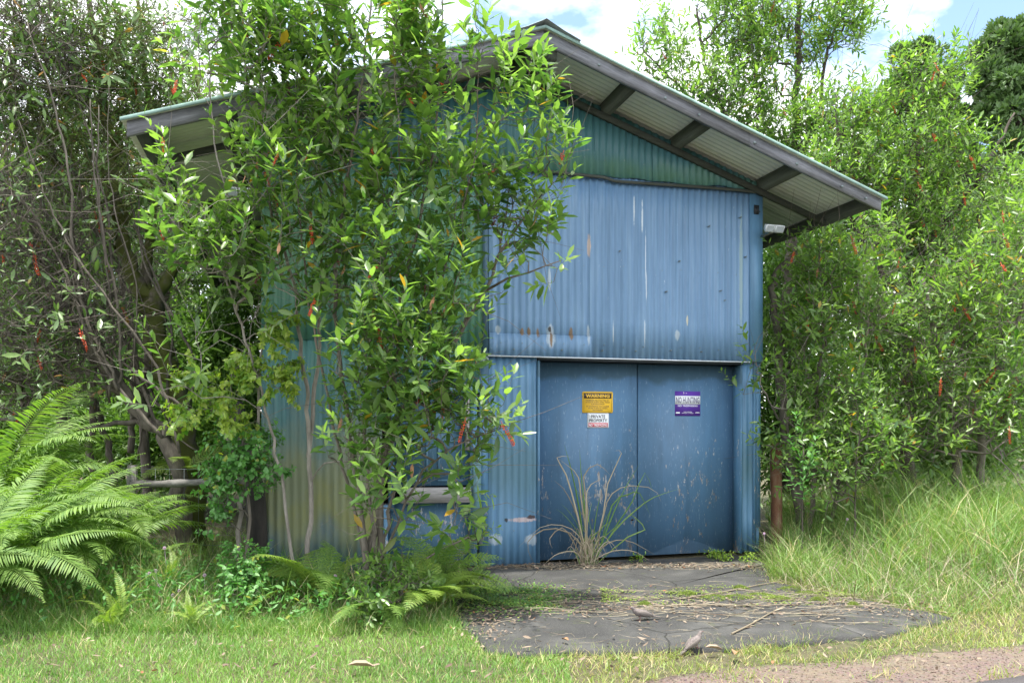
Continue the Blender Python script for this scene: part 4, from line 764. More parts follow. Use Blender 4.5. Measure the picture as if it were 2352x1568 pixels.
rt('bush', 'broad tangled green bush at the right edge above tall grass', gbase(2200, 9.6),
   [[(2200, gpy(2200, 9.6), 9.6, .06), (2190, 950, 9.6, .05), (2150, 800, 9.5, .035), (2120, 640, 9.5, .02)], [(2230, gpy(2230, 9.6), 9.6, .05), (2280, 900, 9.5, .04), (2330, 760, 9.4, .025), (2380, 620, 9.4, .015)],
    [(2150, 990, 9.2, .012), (2230, 1010, 9.0, .009), (2300, 1060, 8.9, .007), (2370, 1150, 8.9, .004)]],
   [(2250, 980, 9.0, 150, 60, .4, 90), (2060, 1000, 9.2, 120, 60, .4, 60), (2250, 700, 9.4, 150, 110, .6, 180), (2100, 760, 9.4, 120, 110, .5, 150), (2250, 880, 9.3, 140, 110, .5, 160), (2080, 900, 9.3, 110, 90, .5, 100), (2330, 560, 9.5, 70, 90, .4, 50)],
   cat='bush', seed=43, bare=700, nfruit=36, barkm=M['bark'])
rt('shrub', 'dark leafy shrub crowding the right corner of the shed', gbase(1830, 9.5),
   [[(1840, gpy(1840, 9.5), 9.5, .06), (1800, 950, 9.5, .055), (1790, 800, 9.5, .05), (1775, 700, 9.55, .045), (1790, 620, 9.6, .03), (1850, 560, 9.5, .015)], [(1860, gpy(1860, 9.4), 9.4, .03), (1880, 900, 9.2, .02), (1890, 700, 9.1, .014), (1880, 560, 9.1, .008)],
    [(1900, gpy(1900, 9.4), 9.4, .03), (1960, 950, 9.2, .02), (1990, 800, 9.1, .014), (2000, 680, 9.1, .008)], [(1810, 1000, 9.3, .015), (1770, 930, 8.8, .010), (1745, 880, 8.6, .006)]],
   [(1880, 620, 9.0, 75, 80, .35, 70), (1960, 720, 9.0, 90, 100, .4, 85), (1860, 780, 9.0, 90, 100, .4, 90), (1900, 930, 8.9, 120, 90, .4, 110), (1850, 1040, 8.8, 90, 60, .35, 55), (1990, 1040, 8.9, 100, 80, .4, 80), (1740, 860, 8.7, 22, 25, .08, 9), (1850, 520, 9.0, 22, 30, .1, 8), (1990, 560, 9.4, 80, 70, .4, 50)],
   cat='shrub', seed=44, bare=300, nfruit=10, nleafobj=300, ndead=8, L=.125, wr=.34, barkm=M['bark'], n=(9, 14))
rt('sapling', 'thin young sapling with paired light leaves beside the rusty post', gbase(1842, 8.2),
   [[(1842, gpy(1842, 8.2), 8.2, .008), (1842, 1120, 8.2, .006), (1846, 1030, 8.2, .004)]], [(1845, 1040, 8.2, 10, 20, .05, 3), (1842, 1100, 8.2, 8, 40, .04, 6), (1842, 1170, 8.2, 10, 30, .04, 4)],
   cat='sapling', leafm=M['leaf_heart'], seed=45, L=.10, n=(12, 16), shoot=(.2, .35), lean=2.0, nleafobj=60, wr=.36)
rt('bush', 'yellow green young bush in the grass between post and tall grass', gbase(1960, 8.3),
   [[(1960, gpy(1960, 8.3), 8.3, .012), (1965, 1100, 8.3, .008), (1970, 1030, 8.2, .005)]], [(1960, 1080, 8.2, 60, 40, .2, 30), (1900, 1120, 8.2, 50, 40, .2, 16), (2010, 990, 8.3, 60, 50, .2, 26)],
   cat='bush', leafm=M['leaf'], seed=46, L=.10, n=(7, 11), nleafobj=80, wr=.34)
# weeds at the foot of the front shrub
plant('weed', 'low dark leafy weeds growing between front shrub and concrete slab', 'weed', gbase(920, 6.1), [[(920, gpy(920, 6.1), 6.1, .008), (915, 1330, 6.1, .004)]],
      [(900, 1310, 6.2, 70, 40, .2, 40), (960, 1350, 6.05, 55, 35, .18, 34), (860, 1380, 5.9, 60, 30, .2, 26), (1090, 1220, 6.7, 40, 40, .15, 14)], M['leaf'], M['bark'], seed=51, L=.085, wr=.38, n=(6, 9), shoot=(.08, .18), nleafobj=110, crown='foliage')

# --- dense foliage farther back
def cloud(name, label, blobs, mat, L, wr, seed, cat='woods', upb=.3):
    rg = np.random.default_rng(seed); Ps = []; D = []; vv = []
    for (a, b_, c, rx, rz, ry, nn) in blobs:
        ce = P(a, b_, c); nc = max(4, nn // 45); q = unit(rg.normal(0, 1, (nc, 3))) * rg.random((nc, 1)) ** .35; cc = ce + q * np.array([rx / F * c, ry, rz / F * c]); ci = rg.integers(0, nc, nn)
        off = rg.normal(0, 1, (nn, 3)) * (L * 2.6) * rg.uniform(.5, 1.3, nc)[ci][:, None]; Ps.append(cc[ci] + off); D.append(unit(off + np.array([0, 0, L * 1.5]) + rg.normal(0, L, off.shape))); vv.append(np.column_stack([rg.random(nn), rg.random(nc)[ci], rg.random(nn)]))
    Ps = np.concatenate(Ps); D = np.concatenate(D); vv = np.concatenate(vv); ok = (Ps[:, 2] > -.1) & ~in_shed(Ps, .2); Ps, D, vv = Ps[ok], D[ok], vv[ok]; n_ = len(Ps)
    V, T, Q, A = leaves(Ps, D, unit(rg.normal(0, .5, (n_, 3)) + np.array([0, -.2, 1.])), L * rg.uniform(.6, 1.3, n_), L * wr * np.ones(n_), .2, 'lo', vv)
    return tag(kind(mk(name, V, T, Q, mat, attr=A), 'stuff'), label, cat)
cloud('background_thicket', 'mass of green undergrowth seen through the bare stems at left', [(-250, 850, 14, 200, 230, .8, 9000), (60, 520, 14.5, 260, 150, .8, 9000), (350, 520, 14, 170, 150, .8, 8000), (100, 960, 13.5, 300, 120, .8, 14000), (380, 1000, 13, 200, 80, .6, 9000), (330, 900, 14.5, 220, 130, .8, 12000), (560, 1000, 13, 120, 90, .5, 5000), (450, 780, 13.5, 120, 120, .5, 7000), (100, 650, 15, 260, 170, .8, 8000), (330, 700, 15, 220, 170, .8, 7000), (220, 420, 15, 300, 150, .8, 5000), (500, 900, 14, 130, 120, .6, 7000), (520, 650, 15, 120, 150, .6, 4000)], M['leaf_far'], .13, .35, 61, 'undergrowth')
cloud('background_woods', 'dark mass of trees filling in behind the right side bushes', [(2100, 620, 14.5, 330, 170, .9, 13000), (2100, 880, 13.5, 330, 160, .8, 12000), (1860, 560, 14.5, 120, 110, .8, 4500), (1950, 380, 14.5, 200, 110, .7, 6000), (2320, 620, 15, 120, 200, .8, 5000), (2000, 1020, 12.5, 320, 70, .5, 12000), (1800, 900, 12.5, 90, 200, .5, 9000), (1800, 650, 13, 80, 110, .5, 6000), (2200, 1000, 11.5, 200, 60, .4, 6000)], M['leaf_far'], .13, .35, 62, 'trees')
cloud('background_woods', 'dim far woods closing the view beyond the left thicket', [(-300, 800, 22, 500, 250, 2, 9000), (200, 820, 24, 450, 230, 2, 9000), (600, 850, 26, 200, 180, 2, 5000), (100, 960, 18, 500, 70, 1.5, 9000)], M['leaf_dark'], .24, .45, 63, 'trees')
cloud('background_woods', 'dim far woods closing the view at the right edge', [(2500, 760, 22, 350, 230, 2, 8000), (2100, 830, 24, 350, 200, 2, 8000)], M['leaf_dark'], .24, .45, 64, 'trees')

# --- far cedars
def cedar(label, px, Y, top, bot, halfw, seed, nclump=150):
    rg = np.random.default_rng(seed); x, _, g0 = gbase(px, Y); root = thing('cedar_tree', label, 'tree', (x, Y, g0), 0, 'far dark conifers')
    zt_ = P(px, top, Y)[2]; hw = halfw / F * Y; H = zt_ - g0; b = Buf(); b.tube([(0, 0, 0), (0.1, 0, H * .5), (0, 0, H * .93)], [.35, .22, .05], 10); b.mk('trunk', M['bark_dark'], root, smooth=True)
    C = []; 
    for q in range(nclump):
        t = rg.random() ** .8; z = H * (.18 + .80 * t); w = hw * (math.sqrt(max(0.0, 1 - max(0.0, (t - .25) / .75) ** 1.9)) * .95 + .05) * (1.0 if t > .25 else .75 + t); a = rg.random() * 6.28; r = w * rg.uniform(.4, 1.12); C.append((r * math.cos(a), r * math.sin(a), z, rg.uniform(.25, .75) * hw * .33))
    C = np.array(C); 
    bb = Buf(); zz = C[:, 2] - C[:, 3] - .3 * np.hypot(C[:, 0], C[:, 1]); p0 = np.column_stack([C[:, 0] * .03, C[:, 1] * .03, np.maximum(zz, .5)]); V, Q = frustums(p0, C[:, :3], np.full(len(C), .07), np.full(len(C), .02), 4); bb.add(V, Q=Q); kind(bb.mk('branches', M['bark_dark'], root), 'stuff')
    per = 230; ci = np.repeat(np.arange(nclump), per); u = unit(rg.normal(0, 1, (len(ci), 3)) + np.array([0, 0, .35])); rr = rg.random(len(ci)) ** .3; pos = C[ci, :3] + u * (C[ci, 3] * rr)[:, None] * np.array([1.15, 1.15, .75]); D = unit(u + rg.normal(0, .35, u.shape) + np.array([0, 0, .25]))
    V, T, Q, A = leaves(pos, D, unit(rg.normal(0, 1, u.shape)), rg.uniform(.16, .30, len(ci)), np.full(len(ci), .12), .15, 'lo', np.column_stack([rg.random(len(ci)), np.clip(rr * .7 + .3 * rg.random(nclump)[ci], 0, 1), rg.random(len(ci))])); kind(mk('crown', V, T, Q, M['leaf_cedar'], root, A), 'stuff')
cedar('dense dark green conifer crown standing tall at the right edge', 2320, 30, 45, 500, 135, 71, 260)
cedar('shorter far conifer showing a rounded top above the sunlit bushy tree', 2100, 36, 85, 400, 120, 72, 150)
cedar('far conifer between the sunlit tree and the tall edge conifer', 2170, 33, 150, 400, 70, 73, 90)

# --- ferns
def frond_mesh(name, L, pl, npin, mat, seed, arch=(65, -35), fine=False, dr=.3):
    rg = np.random.default_rng(seed); m = 14; ang = np.radians(np.linspace(arch[0], arch[1], m)); st = L / (m - 1); x = np.concatenate([[0], np.cumsum(np.cos(ang[:-1]) * st)]); z = np.concatenate([[0], np.cumsum(np.sin(ang[:-1]) * st)]); pts = np.column_stack([x, .06 * L * np.sin(np.linspace(0, 2.5, m)) * rg.normal(), z])
    b = Buf(); V, Q, T = sweep(pts, np.linspace(.005, .0012, m) * (L / 1.0) ** .5, 4, False); b.add(V, Q=Q, A=np.tile([[.8, .6, .2]], (len(V), 1)))
    t = np.linspace(.10, .99, npin); P_ = np.column_stack([np.interp(t, np.linspace(0, 1, m), pts[:, i]) for i in range(3)]); tg = np.column_stack([np.interp(t, np.linspace(0, 1, m), np.gradient(pts, axis=0)[:, i]) for i in range(3)]); tg = unit(tg)
    side = unit(np.cross(tg, np.array([[0, 0, 1.]]))); up = np.cross(side, tg); prof = np.clip(np.sin(np.pi * np.clip(t * .93 + .10, 0, 1)) ** .7, .08, 1) * (1 - .25 * t)
    for sg in (-1, 1):
        D = unit(side * sg + tg * (.30 + .5 * t[:, None]) + up * .12 + rg.normal(0, .05, tg.shape)); ll = pl * prof * rg.uniform(.9, 1.06, npin)
        if not fine:
            V, T, Q, A = leaves(P_, D, up, ll, np.full(npin, L / npin * .82) * np.clip(prof * 1.3, .5, 1), dr * rg.uniform(.6, 1.5, npin), 'hi', np.column_stack([rg.random(npin), np.full(npin, rg.random() * .5 + .25) + .2 * t, rg.random(npin) * .9])); b.add(V, T, Q, A)
        else:
            b_ = 11; tt = np.tile(np.linspace(.08, .97, b_), npin); ii = np.repeat(np.arange(npin), b_); base = P_[ii] + D[ii] * (ll[ii] * tt)[:, None] - up[ii] * (ll[ii] * dr * tt ** 2)[:, None]; dd = D[ii] - up[ii] * dr * tt[:, None]; s2 = unit(np.cross(dd, up[ii]))
            for s3 in (-1, 1):
                V, T, Q, A = leaves(base, s2 * s3 + dd * .45, up[ii], ll[ii] * .26 * (1 - tt * .75), ll[ii] * .10, .2, 'lo', np.column_stack([rg.random(len(ii)), np.full(len(ii), rg.random() * .6 + .2), rg.random(len(ii)) * .9])); b.add(V, T, Q, A)
    return b.mk(name, mat, attr=True, link=False, smooth=False)
FR = [frond_mesh('frond', 1.45, .20, 66, M['fern'], 80 + q, arch=((80, 72, 62, 84, 74)[q], (-25, -10, -50, 5, -45)[q]), dr=.45) for q in range(5)]
FR_S = [frond_mesh('frond', .5, .055, 26, M['fern_lime'], 90 + q, arch=(80, (10, -30, 40)[q]), dr=.25) for q in range(3)]
FR_B = [frond_mesh('frond', .75, .17, 20, M['fern'], 95 + q, arch=((65, 45, 75)[q], (-35, -50, -25)[q]), fine=True, dr=.25) for q in range(3)]
FR_L = [frond_mesh('frond', .75, .16, 20, M['fern_lime'], 99 + q, arch=((55, 40)[q], -30), fine=True, dr=.2) for q in range(2)]
def fern(label, px, Y, meshes, n_, sc=(.8, 1.15), az=(0, 360), seed=1, tilt=.15, group='ferns', zoff=0.0, x=None):
    rg = np.random.default_rng(seed); g = gbase(px, Y); r = thing('fern', label, 'fern', (g[0], g[1], g[2] + zoff), 0, group)
    for q in range(n_):
        o = obj('frond', meshes[q % len(meshes)], r); a = math.radians(az[0] + (az[1] - az[0]) * (q + rg.uniform(.2, .8)) / n_); s_ = rg.uniform(*sc); o.scale = (s_,) * 3; o.rotation_euler = (rg.normal(0, .25), rg.normal(0, tilt), a); o.location = (rg.normal(0, .04), rg.normal(0, .04), 0)
    return r
fern('large sword fern with long arching fronds at the left front edge', 0, 6.1, FR, 24, (.8, 1.1), (-60, 120), 101, zoff=.1)
fern('large sword fern leaning right, second clump from the left edge', 110, 6.7, FR, 22, (.75, 1.1), (-80, 150), 102, zoff=.1)
fern('tall sword fern clump rising behind the front left fern', -10, 7.4, FR, 16, (1.1, 1.35), (-70, 90), 103, zoff=.4)
fern('sword fern whose fronds reach toward the log rail', 230, 7.5, FR, 18, (.75, 1.0), (-90, 180), 104)
fern('shaded fern clump under the leaning trunk, left of log rail', 200, 8.6, FR, 16, (.7, 1.0), (0, 360), 105)
fern('low left corner fern with broad pale fronds', -120, 5.8, FR, 14, (.9, 1.1), (-50, 80), 106)
fern('dark fern in front of the grey rail, right of the big ferns', 330, 8.0, FR_B, 9, (.7, .9), (0, 360), 107)
fern('yellow green fern hanging above the rail behind the mossy trunk', 420, 9.0, FR_L, 6, (.8, .9), (0, 360), 108, zoff=.95)
fern('bright small upright fern in the lawn edge at left', 262, 5.75, FR_S, 9, (.7, 1.0), (0, 360), 109, group='small bright ferns')
fern('small bright fern low in the middle grass, right of the first', 440, 5.7, FR_S, 8, (.5, .75), (0, 360), 110, group='small bright ferns')
fern('little fern poking from the grass below the log rail', 395, 6.9, FR_S, 7, (.8, 1.1), (0, 360), 111, group='small bright ferns')
fern('feathery fern spreading left at the base of green wall', 735, 6.5, FR_L + FR_B, 14, (.9, 1.25), (40, 300), 112, zoff=.08)
fern('feathery fern in front of the front shrub stems', 890, 5.95, FR_B, 12, (.55, .85), (0, 360), 113)
fern('feathery fern under the hatch door sill', 1000, 6.55, FR_B + FR_L, 16, (.85, 1.15), (-110, 200), 114, zoff=.14)
fern('yellowish drooping fern at the slab edge below the hatch', 985, 6.1, FR_L, 9, (.65, .95), (-120, 120), 115, zoff=.12)
fern('dark green fern between front shrub and lower blue sheet', 1060, 6.9, FR_B, 8, (.5, .7), (-60, 240), 116)
V = []; b = Buf(); rg = np.random.default_rng(5); c = gbase(1010, 6.5); q0 = np.column_stack([c[0] + rg.normal(0, .28, 700), c[1] + rg.normal(0, .15, 700), np.abs(rg.normal(0, .14, 700))]); V, T, Q, A = blades(q0, rg.uniform(.08, .3, 700), np.full(700, .004), rg.random(700) * 6.28, rg.uniform(.5, 2.2, 700), rg.uniform(-.5, 1.2, 700), 2)
tag(kind(mk('dead_fern_litter', V, T, Q, M['bark_black'], attr=A), 'stuff'), 'tangle of dead dark fern stalks at the left edge of slab', 'litter')

# --- grasses
def scat(n, x0, x1, y0, y1, f=None, seed=0):
    rg = np.random.default_rng(seed); x = rg.uniform(x0, x1, n); y = rg.uniform(y0, y1, n)
    if f is not None: ok = rg.random(n) < f(x, y); x, y = x[ok], y[ok]
    return x, y
def noise2(x, y, s, o=0): return .5 + .5 * np.sin(x * s + o + 1.7 * np.sin(y * s * .83 + o)) * np.sin(y * s * 1.13 + 2 + o + 1.3 * np.sin(x * s * .71 + 1 + o))
def field(name, label, x, y, hh, wd, mat, seg=2, lean=(.1, .7), curl=(.2, 1.2), seed=1, cat='grass'):
    rg = np.random.default_rng(seed); n_ = len(x); z = gz(x, y) - .01; pos = np.column_stack([x, y, z]); h = hh(x, y, rg) ; V, T, Q, A = blades(pos, h, wd * rg.uniform(.6, 1.4, n_), rg.random(n_) * 6.28, rg.uniform(*lean, n_), rg.uniform(*curl, n_), seg, np.column_stack([rg.random(n_), noise2(x, y, 2.3, seed), rg.random(n_)]))
    return tag(kind(mk(name, V, T, Q, mat, attr=A), 'stuff'), label, cat)
def notpaved(x, y): return ~(inpoly(x, y, SLAB) | inpoly(x, y, ROAD)) & ~in_shed(np.column_stack([x, y, np.full(len(x), .1)]), -.05)
SL2 = [(a * 1.0, b_) for a, b_ in SLAB]
def lawn_f(x, y): return notpaved(x, y) * (~inpoly(x, y, GRAV)) * (.55 + .45 * noise2(x, y, 3.1)) * (.65 + .35 * noise2(x, y, 9., 2))
x, y = scat(140000, -5.2, .35, 3.9, 6.7, lawn_f, 1); field('lawn_grass', 'short bright green mown grass along the front left', x, y, lambda x, y, r: r.uniform(.035, .085, len(x)) * (1 + .9 * (y > 5.6) * noise2(x, y, 2.)), .0055, M['grass_lawn'], 2, (.1, .9), (.1, 1.0), 3)
def verge_f(x, y):
    g = inpoly(x, y, GRAV); return notpaved(x, y) * np.where(g, np.clip(noise2(x, y, 4.3) * 1.9 - 1.15, 0, .5) * (noise2(x, y, 9.) > .35), .6 * (.25 + .75 * noise2(x, y, 3.7)))
x, y = scat(95000, -.1, 6.2, 3.9, 6.6, verge_f, 2); field('verge_grass', 'short yellowish grass strip between slab and gravel verge', x, y, lambda x, y, r: r.uniform(.02, .10, len(x)) * (.5 + 1.0 * noise2(x, y, 5.)), .0065, M['grass_yellow'], 2, (.2, 1.2), (.1, 1.0), 4)
x, y = scat(40000, -6.2, -.45, 6.0, 10.4, lambda x, y: notpaved(x, y) * (.25 + .75 * noise2(x, y, 2.7)) * np.where(y > 7.6, .5, 1), 3)
field('meadow_grass', 'knee high rough grass between the ferns and the front shrub', x, y, lambda x, y, r: r.uniform(.10, .34, len(x)) * (.6 + .7 * noise2(x, y, 1.6)), .0070, M['grass'], 3, (.1, .9), (.3, 1.8), 5)
def tall_f(x, y): 
    e = np.maximum(2.45, .335 * y) + .55 * np.clip((7.6 - y) / 1.2, 0, 3) ; return notpaved(x, y) * (x > e + .15 * np.sin(y * 7)) * (y > 6.0 + .25 * np.sin(x * 2)) * (.35 + .65 * noise2(x, y, 2.2))
x, y = scat(75000, 2.2, 8.2, 5.9, 11.5, tall_f, 4)
field('tall_grass', 'tall unmown grass bank right of the concrete slab', x, y, lambda x, y, r: r.uniform(.16, .55, len(x)) * np.clip((y - 5.4) / 2.2, .35, 1.25), .0065, M['grass'], 3, (.1, .8), (.4, 1.9), 6)
x, y = scat(9000, 2.7, 7.8, 7.0, 10.5, lambda x, y: (x > 1.9 + .2 * y) * (.25 + .6 * noise2(x, y, 1.9, 3)), 5)
field('cane_grass', 'long arching cane grass rising in front of right edge bush', x, y, lambda x, y, r: r.uniform(.35, 1.15, len(x)), .008, M['grass'], 4, (.05, .6), (.5, 2.6), 7)
x, y = scat(3000, 2.5, 6.5, 6.4, 7.8, lambda x, y: noise2(x, y, 3.3, 1) * (x > 2.4), 6)
field('dry_grass', 'bleached dry grass stalks bent over the slab edge at right', x, y, lambda x, y, r: r.uniform(.15, .55, len(x)), .006, M['straw'], 4, (.4, 1.4), (.5, 2.2), 8, 'dry grass')
x, y = scat(1150, -4.6, -.7, 5.7, 7.8, lambda x, y: notpaved(x, y) * noise2(x, y, 2.1, 5), 21)
rg = np.random.default_rng(31); n_ = len(x) * 7; xx = np.repeat(x, 7) + rg.normal(0, .05, n_); yy = np.repeat(y, 7) + rg.normal(0, .05, n_); V, T, Q, A = leaves(np.column_stack([xx, yy, gz(xx, yy) + rg.uniform(.03, .3, n_)]), rg.normal(0, 1, (n_, 3)) * np.array([1, 1, .5]), unit(rg.normal(0, .4, (n_, 3)) + np.array([0, 0, 1.])), rg.uniform(.03, .075, n_), rg.uniform(.012, .03, n_), .3, 'hi')
tag(kind(mk('broadleaf_weeds', V, T, Q, M['leaf_heart'], attr=A), 'stuff'), 'small broad leaved weeds mixed in the rough left grass', 'ground cover')
x, y = scat(3500, -4.6, -.6, 5.9, 7.9, lambda x, y: notpaved(x, y) * noise2(x, y, 1.9, 7), 22); field('dry_grass', 'thin upright dead stalks standing in the rough left grass', x, y, lambda x, y, r: r.uniform(.15, .42, len(x)), .004, M['straw'], 3, (.1, 1.1), (.2, 1.6), 23, 'dry grass')
x, y = scat(14000, -4.8, -.55, 5.6, 6.8, lambda x, y: notpaved(x, y) * (.15 + .85 * noise2(x, y, 3.9, 9)), 24); field('meadow_grass', 'ragged longer grass where the left lawn meets the weeds', x, y, lambda x, y, r: r.uniform(.07, .26, len(x)), .0065, M['grass'], 3, (.1, 1.1), (.2, 2.0), 25)
x, y = scat(2600, 2.6, 7.6, 6.6, 9.6, lambda x, y: (x > 1.2 + .2 * y) * noise2(x, y, 2.6, 4), 26); field('dry_grass', 'dead straw coloured stems standing through the right grass bank', x, y, lambda x, y, r: r.uniform(.3, .8, len(x)), .006, M['straw'], 4, (.1, .9), (.4, 2.4), 27, 'dry grass')
x, y = scat(900, -4.5, -1.2, 6.0, 7.6, None, 7); field('reed_grass', 'long stiff blue green grass blades under the big ferns', x, y, lambda x, y, r: r.uniform(.25, .6, len(x)), .009, M['grass'], 3, (.1, .7), (.1, .9), 9)
x, y = scat(1500, -3.6, -.4, 5.6, 6.8, lambda x, y: noise2(x, y, 2.9, 2), 8); field('dry_grass', 'pale dead grass matted at the edge of the left lawn', x, y, lambda x, y, r: r.uniform(.1, .3, len(x)), .004, M['straw'], 3, (.9, 1.6), (-.2, .8), 10, 'dry grass')
ed = []
for a in range(len(SLAB)):
    p = np.array(SLAB[a]); q = np.array(SLAB[(a + 1) % len(SLAB)])
    if min(p[1], q[1]) > 7.9: continue
    m = int(np.linalg.norm(q - p) * (1500 if max(p[0], q[0]) > 1.5 else 900)); tt = np.random.default_rng(a).random((m, 1)); ed.append(p + (q - p) * tt + np.random.default_rng(a + 50).normal(0, .09, (m, 2)) * (1.8 if max(p[0], q[0]) > 2 else 1))
for a in range(6):
    p = np.array(GRAV[a]); q = np.array(GRAV[a + 1]); m = int(np.linalg.norm(q - p) * 420); tt = np.random.default_rng(a + 90).random((m, 1)); ed.append(p + (q - p) * tt + np.random.default_rng(a + 150).normal(0, .07, (m, 2)))
ed = np.concatenate(ed); ed = ed[(noise2(ed[:, 0], ed[:, 1], 5.) > .3) | (noise2(ed[:, 0], ed[:, 1], 13., 2) > .75)]
field('edge_grass', 'ragged grass tufts creeping over the edge of the slab', ed[:, 0], ed[:, 1], lambda x, y, r: r.uniform(.02, .09, len(x)), .0045, M['grass_yellow'], 2, (.3, 1.4), (.1, .9), 11).location.z = .015
x, y = scat(26000, -3.0, 5.5, 4.2, 6.4, lambda x, y: notpaved(x, y) * noise2(x, y, 3.4, 4), 15)
field('dry_grass', 'fine bleached blades mixed through the short front grass', x, y, lambda x, y, r: r.uniform(.02, .07, len(x)), .0035, M['straw'], 2, (.6, 1.5), (.0, .8), 16, 'dry grass')
# clover-like mat on the slab, moss cushions
b = Buf(); rg = np.random.default_rng(9); n_ = 9000; pxs = rg.normal(0, 1, (n_, 2)) * np.array([.40, .42]) * .6; gm = np.array([G(1150, 1374)])[0] + pxs * np.array([1.15, 1.0]); gm = gm[(rg.random(n_) < np.clip(1.8 * noise2(gm[:, 0], gm[:, 1], 6.), 0, 1))]
n_ = len(gm); V, T, Q, A = leaves(np.column_stack([gm, rg.uniform(.005, .05, n_) * np.exp(-((gm[:, 0] - G(1150, 1374)[0]) / .5) ** 2)]), rg.normal(0, 1, (n_, 3)) * np.array([1, 1, .3]), np.tile([[0, 0, 1.]], (n_, 1)), .022, .018, .1, 'lo'); tag(kind(mk('creeping_weed', V, T, Q, M['mat'], attr=A), 'stuff'), 'creeping green weed mat on the left part of the slab', 'ground cover')
rg = np.random.default_rng(19); gm = np.array([G(a, c) for a, c in zip(rg.uniform(1380, 1960, 9000), 1368 + rg.normal(0, 9, 9000) + rg.uniform(-6, 6, 9000))]); gm = gm[rg.random(len(gm)) < np.clip(2.2 * noise2(gm[:, 0], gm[:, 1] * 2.5, 5.5, 3) - .9, 0, 1)]; n_ = len(gm)
V, T, Q, A = leaves(np.column_stack([gm, rg.uniform(.004, .025, n_)]), rg.normal(0, 1, (n_, 3)) * np.array([1, 1, .4]), np.tile([[0, 0, 1.]], (n_, 1)), .018, .014, .1, 'lo'); tag(kind(mk('creeping_weed', V, T, Q, M['moss'], attr=A), 'stuff'), 'thin mossy green strip crossing the middle of the slab', 'ground cover')
for q, (px, py, rx, ry) in enumerate([(1641, 1375, .13, .08), (1692, 1374, .12, .07), (1748, 1370, .15, .08), (1790, 1378, .11, .06), (1852, 1366, .12, .07), (2062, 1380, .10, .05), (1580, 1366, .08, .05), (1820, 1355, .13, .08), (1700, 1352, .07, .04), (1960, 1392, .06, .03), (1480, 1390, .06, .035), (1880, 1380, .08, .05)]):
    rg = np.random.default_rng(200 + q); n_ = 620; a = rg.random(n_) * 6.28; r_ = np.sqrt(rg.random(n_)) * (1 + .25 * np.sin(a * 3 + q)); g_ = G(px, py); pos = np.column_stack([rx * r_ * np.cos(a), ry * r_ * np.sin(a), .028 * np.clip(1 - r_ ** 2, 0, 1)])
    V, T, Q, A = blades(pos, rg.uniform(.008, .022, n_), np.full(n_, .004), rg.random(n_) * 6.28, rg.uniform(0, .9, n_), np.zeros(n_), 2); o = mk('moss_cushion', V, T, Q, M['moss'], attr=A); o.location = (g_[0], g_[1], .0)
    tag(o, ['yellow green moss cushion on slab, ', 'flat bright moss cushion on slab, '][q % 2] + ('leftmost by the slab centre', 'just left of slab middle debris', 'in the middle debris line', 'right of the middle moss cushion', 'largest near the dry stalk heap', 'farthest right on the slab', 'small one left of the moss row', 'behind the main moss row', 'tiny one behind the row on left', 'tiny one right of dry heap', 'lone tuft near the standing dove', 'under the edge of dry stalks')[q], 'moss', 'moss cushions on the slab')
# straw and litter on the slab
def straws(name, label, x, y, ln, seed, w=.005, azs=(0, .35), mat='straw', z=.006):
    rg = np.random.default_rng(seed); n_ = len(x); az = rg.normal(azs[0], azs[1], n_) + np.where(rg.random(n_) < .5, np.pi, 0); u = np.column_stack([np.cos(az), np.sin(az), np.zeros(n_)]); P0 = np.column_stack([x, y, z + rg.random(n_) * .012]); b = Buf(); cur = rg.normal(0, .25, n_); l_ = ln * rg.uniform(.3, 1.2, n_)
    for q in range(3):
        u2 = np.column_stack([np.cos(az + cur * (q + 1)), np.sin(az + cur * (q + 1)), rg.normal(0, .04, n_)]); P1 = P0 + u2 * (l_ / 3)[:, None]; P1[:, 2] = np.maximum(P1[:, 2], .004); V, Q = frustums(P0, P1, np.full(n_, w * (1 - q * .25) / 2), np.full(n_, w * (.75 - q * .25) / 2), 3); b.add(V, Q=Q, A=np.repeat(np.column_stack([rg.random(n_), rg.random(n_), rg.random(n_)]), 6, axis=0)); P0 = P1
    o = b.mk(name, M[mat], attr=True); return tag(kind(o, 'stuff'), label, 'straw')
rg = np.random.default_rng(77); pa = np.array([G(a, c) for a, c in zip(rg.uniform(1180, 2130, 230), 1385 + rg.normal(0, 20, 230))]); straws('straw_stalks', 'pale dry stalks lying across the middle of the slab', pa[:, 0], pa[:, 1], .55, 1, azs=(.05, .25))
pa = np.array([G(a, c) for a, c in zip(rg.uniform(1085, 1760, 500), 1299 + np.abs(rg.normal(0, 5, 500)) - (rg.uniform(1085, 1760, 500) > 1500) * 6)]); straws('straw_stalks', 'short straw and twigs gathered along the door bottom', pa[:, 0], pa[:, 1], .14, 2, azs=(.27, .5), w=.004)
pa = np.array([G(a, c) for a, c in zip(rg.uniform(1080, 2100, 260), rg.uniform(1330, 1480, 260))]); straws('straw_stalks', 'thin scattered twigs all over the slab', pa[:, 0], pa[:, 1], .16, 3, azs=(0, 1.2), w=.003)
def litter(name, label, pa, L, seed, mat='litter'):
    rg = np.random.default_rng(seed); n_ = len(pa); D = rg.normal(0, 1, (n_, 3)) * np.array([1, 1, .18]); V, T, Q, A = leaves(np.column_stack([pa, .006 + rg.random(n_) * .012]), D, unit(rg.normal(0, .35, (n_, 3)) + np.array([0, 0, 1.])), L * rg.uniform(.5, 1.2, n_), L * .33, rg.uniform(-.4, .4, n_), 'hi'); return tag(kind(mk(name, V, T, Q, M[mat], attr=A), 'stuff'), label, 'litter')
pa = np.array([G(a, c) for a, c in zip(rg.uniform(1085, 1760, 520), 1297 + np.abs(rg.normal(0, 5, 520)))]); pa[:, 1] -= 0; litter('leaf_litter', 'brown leaf litter along the foot of the blue wall', pa, .05, 4)
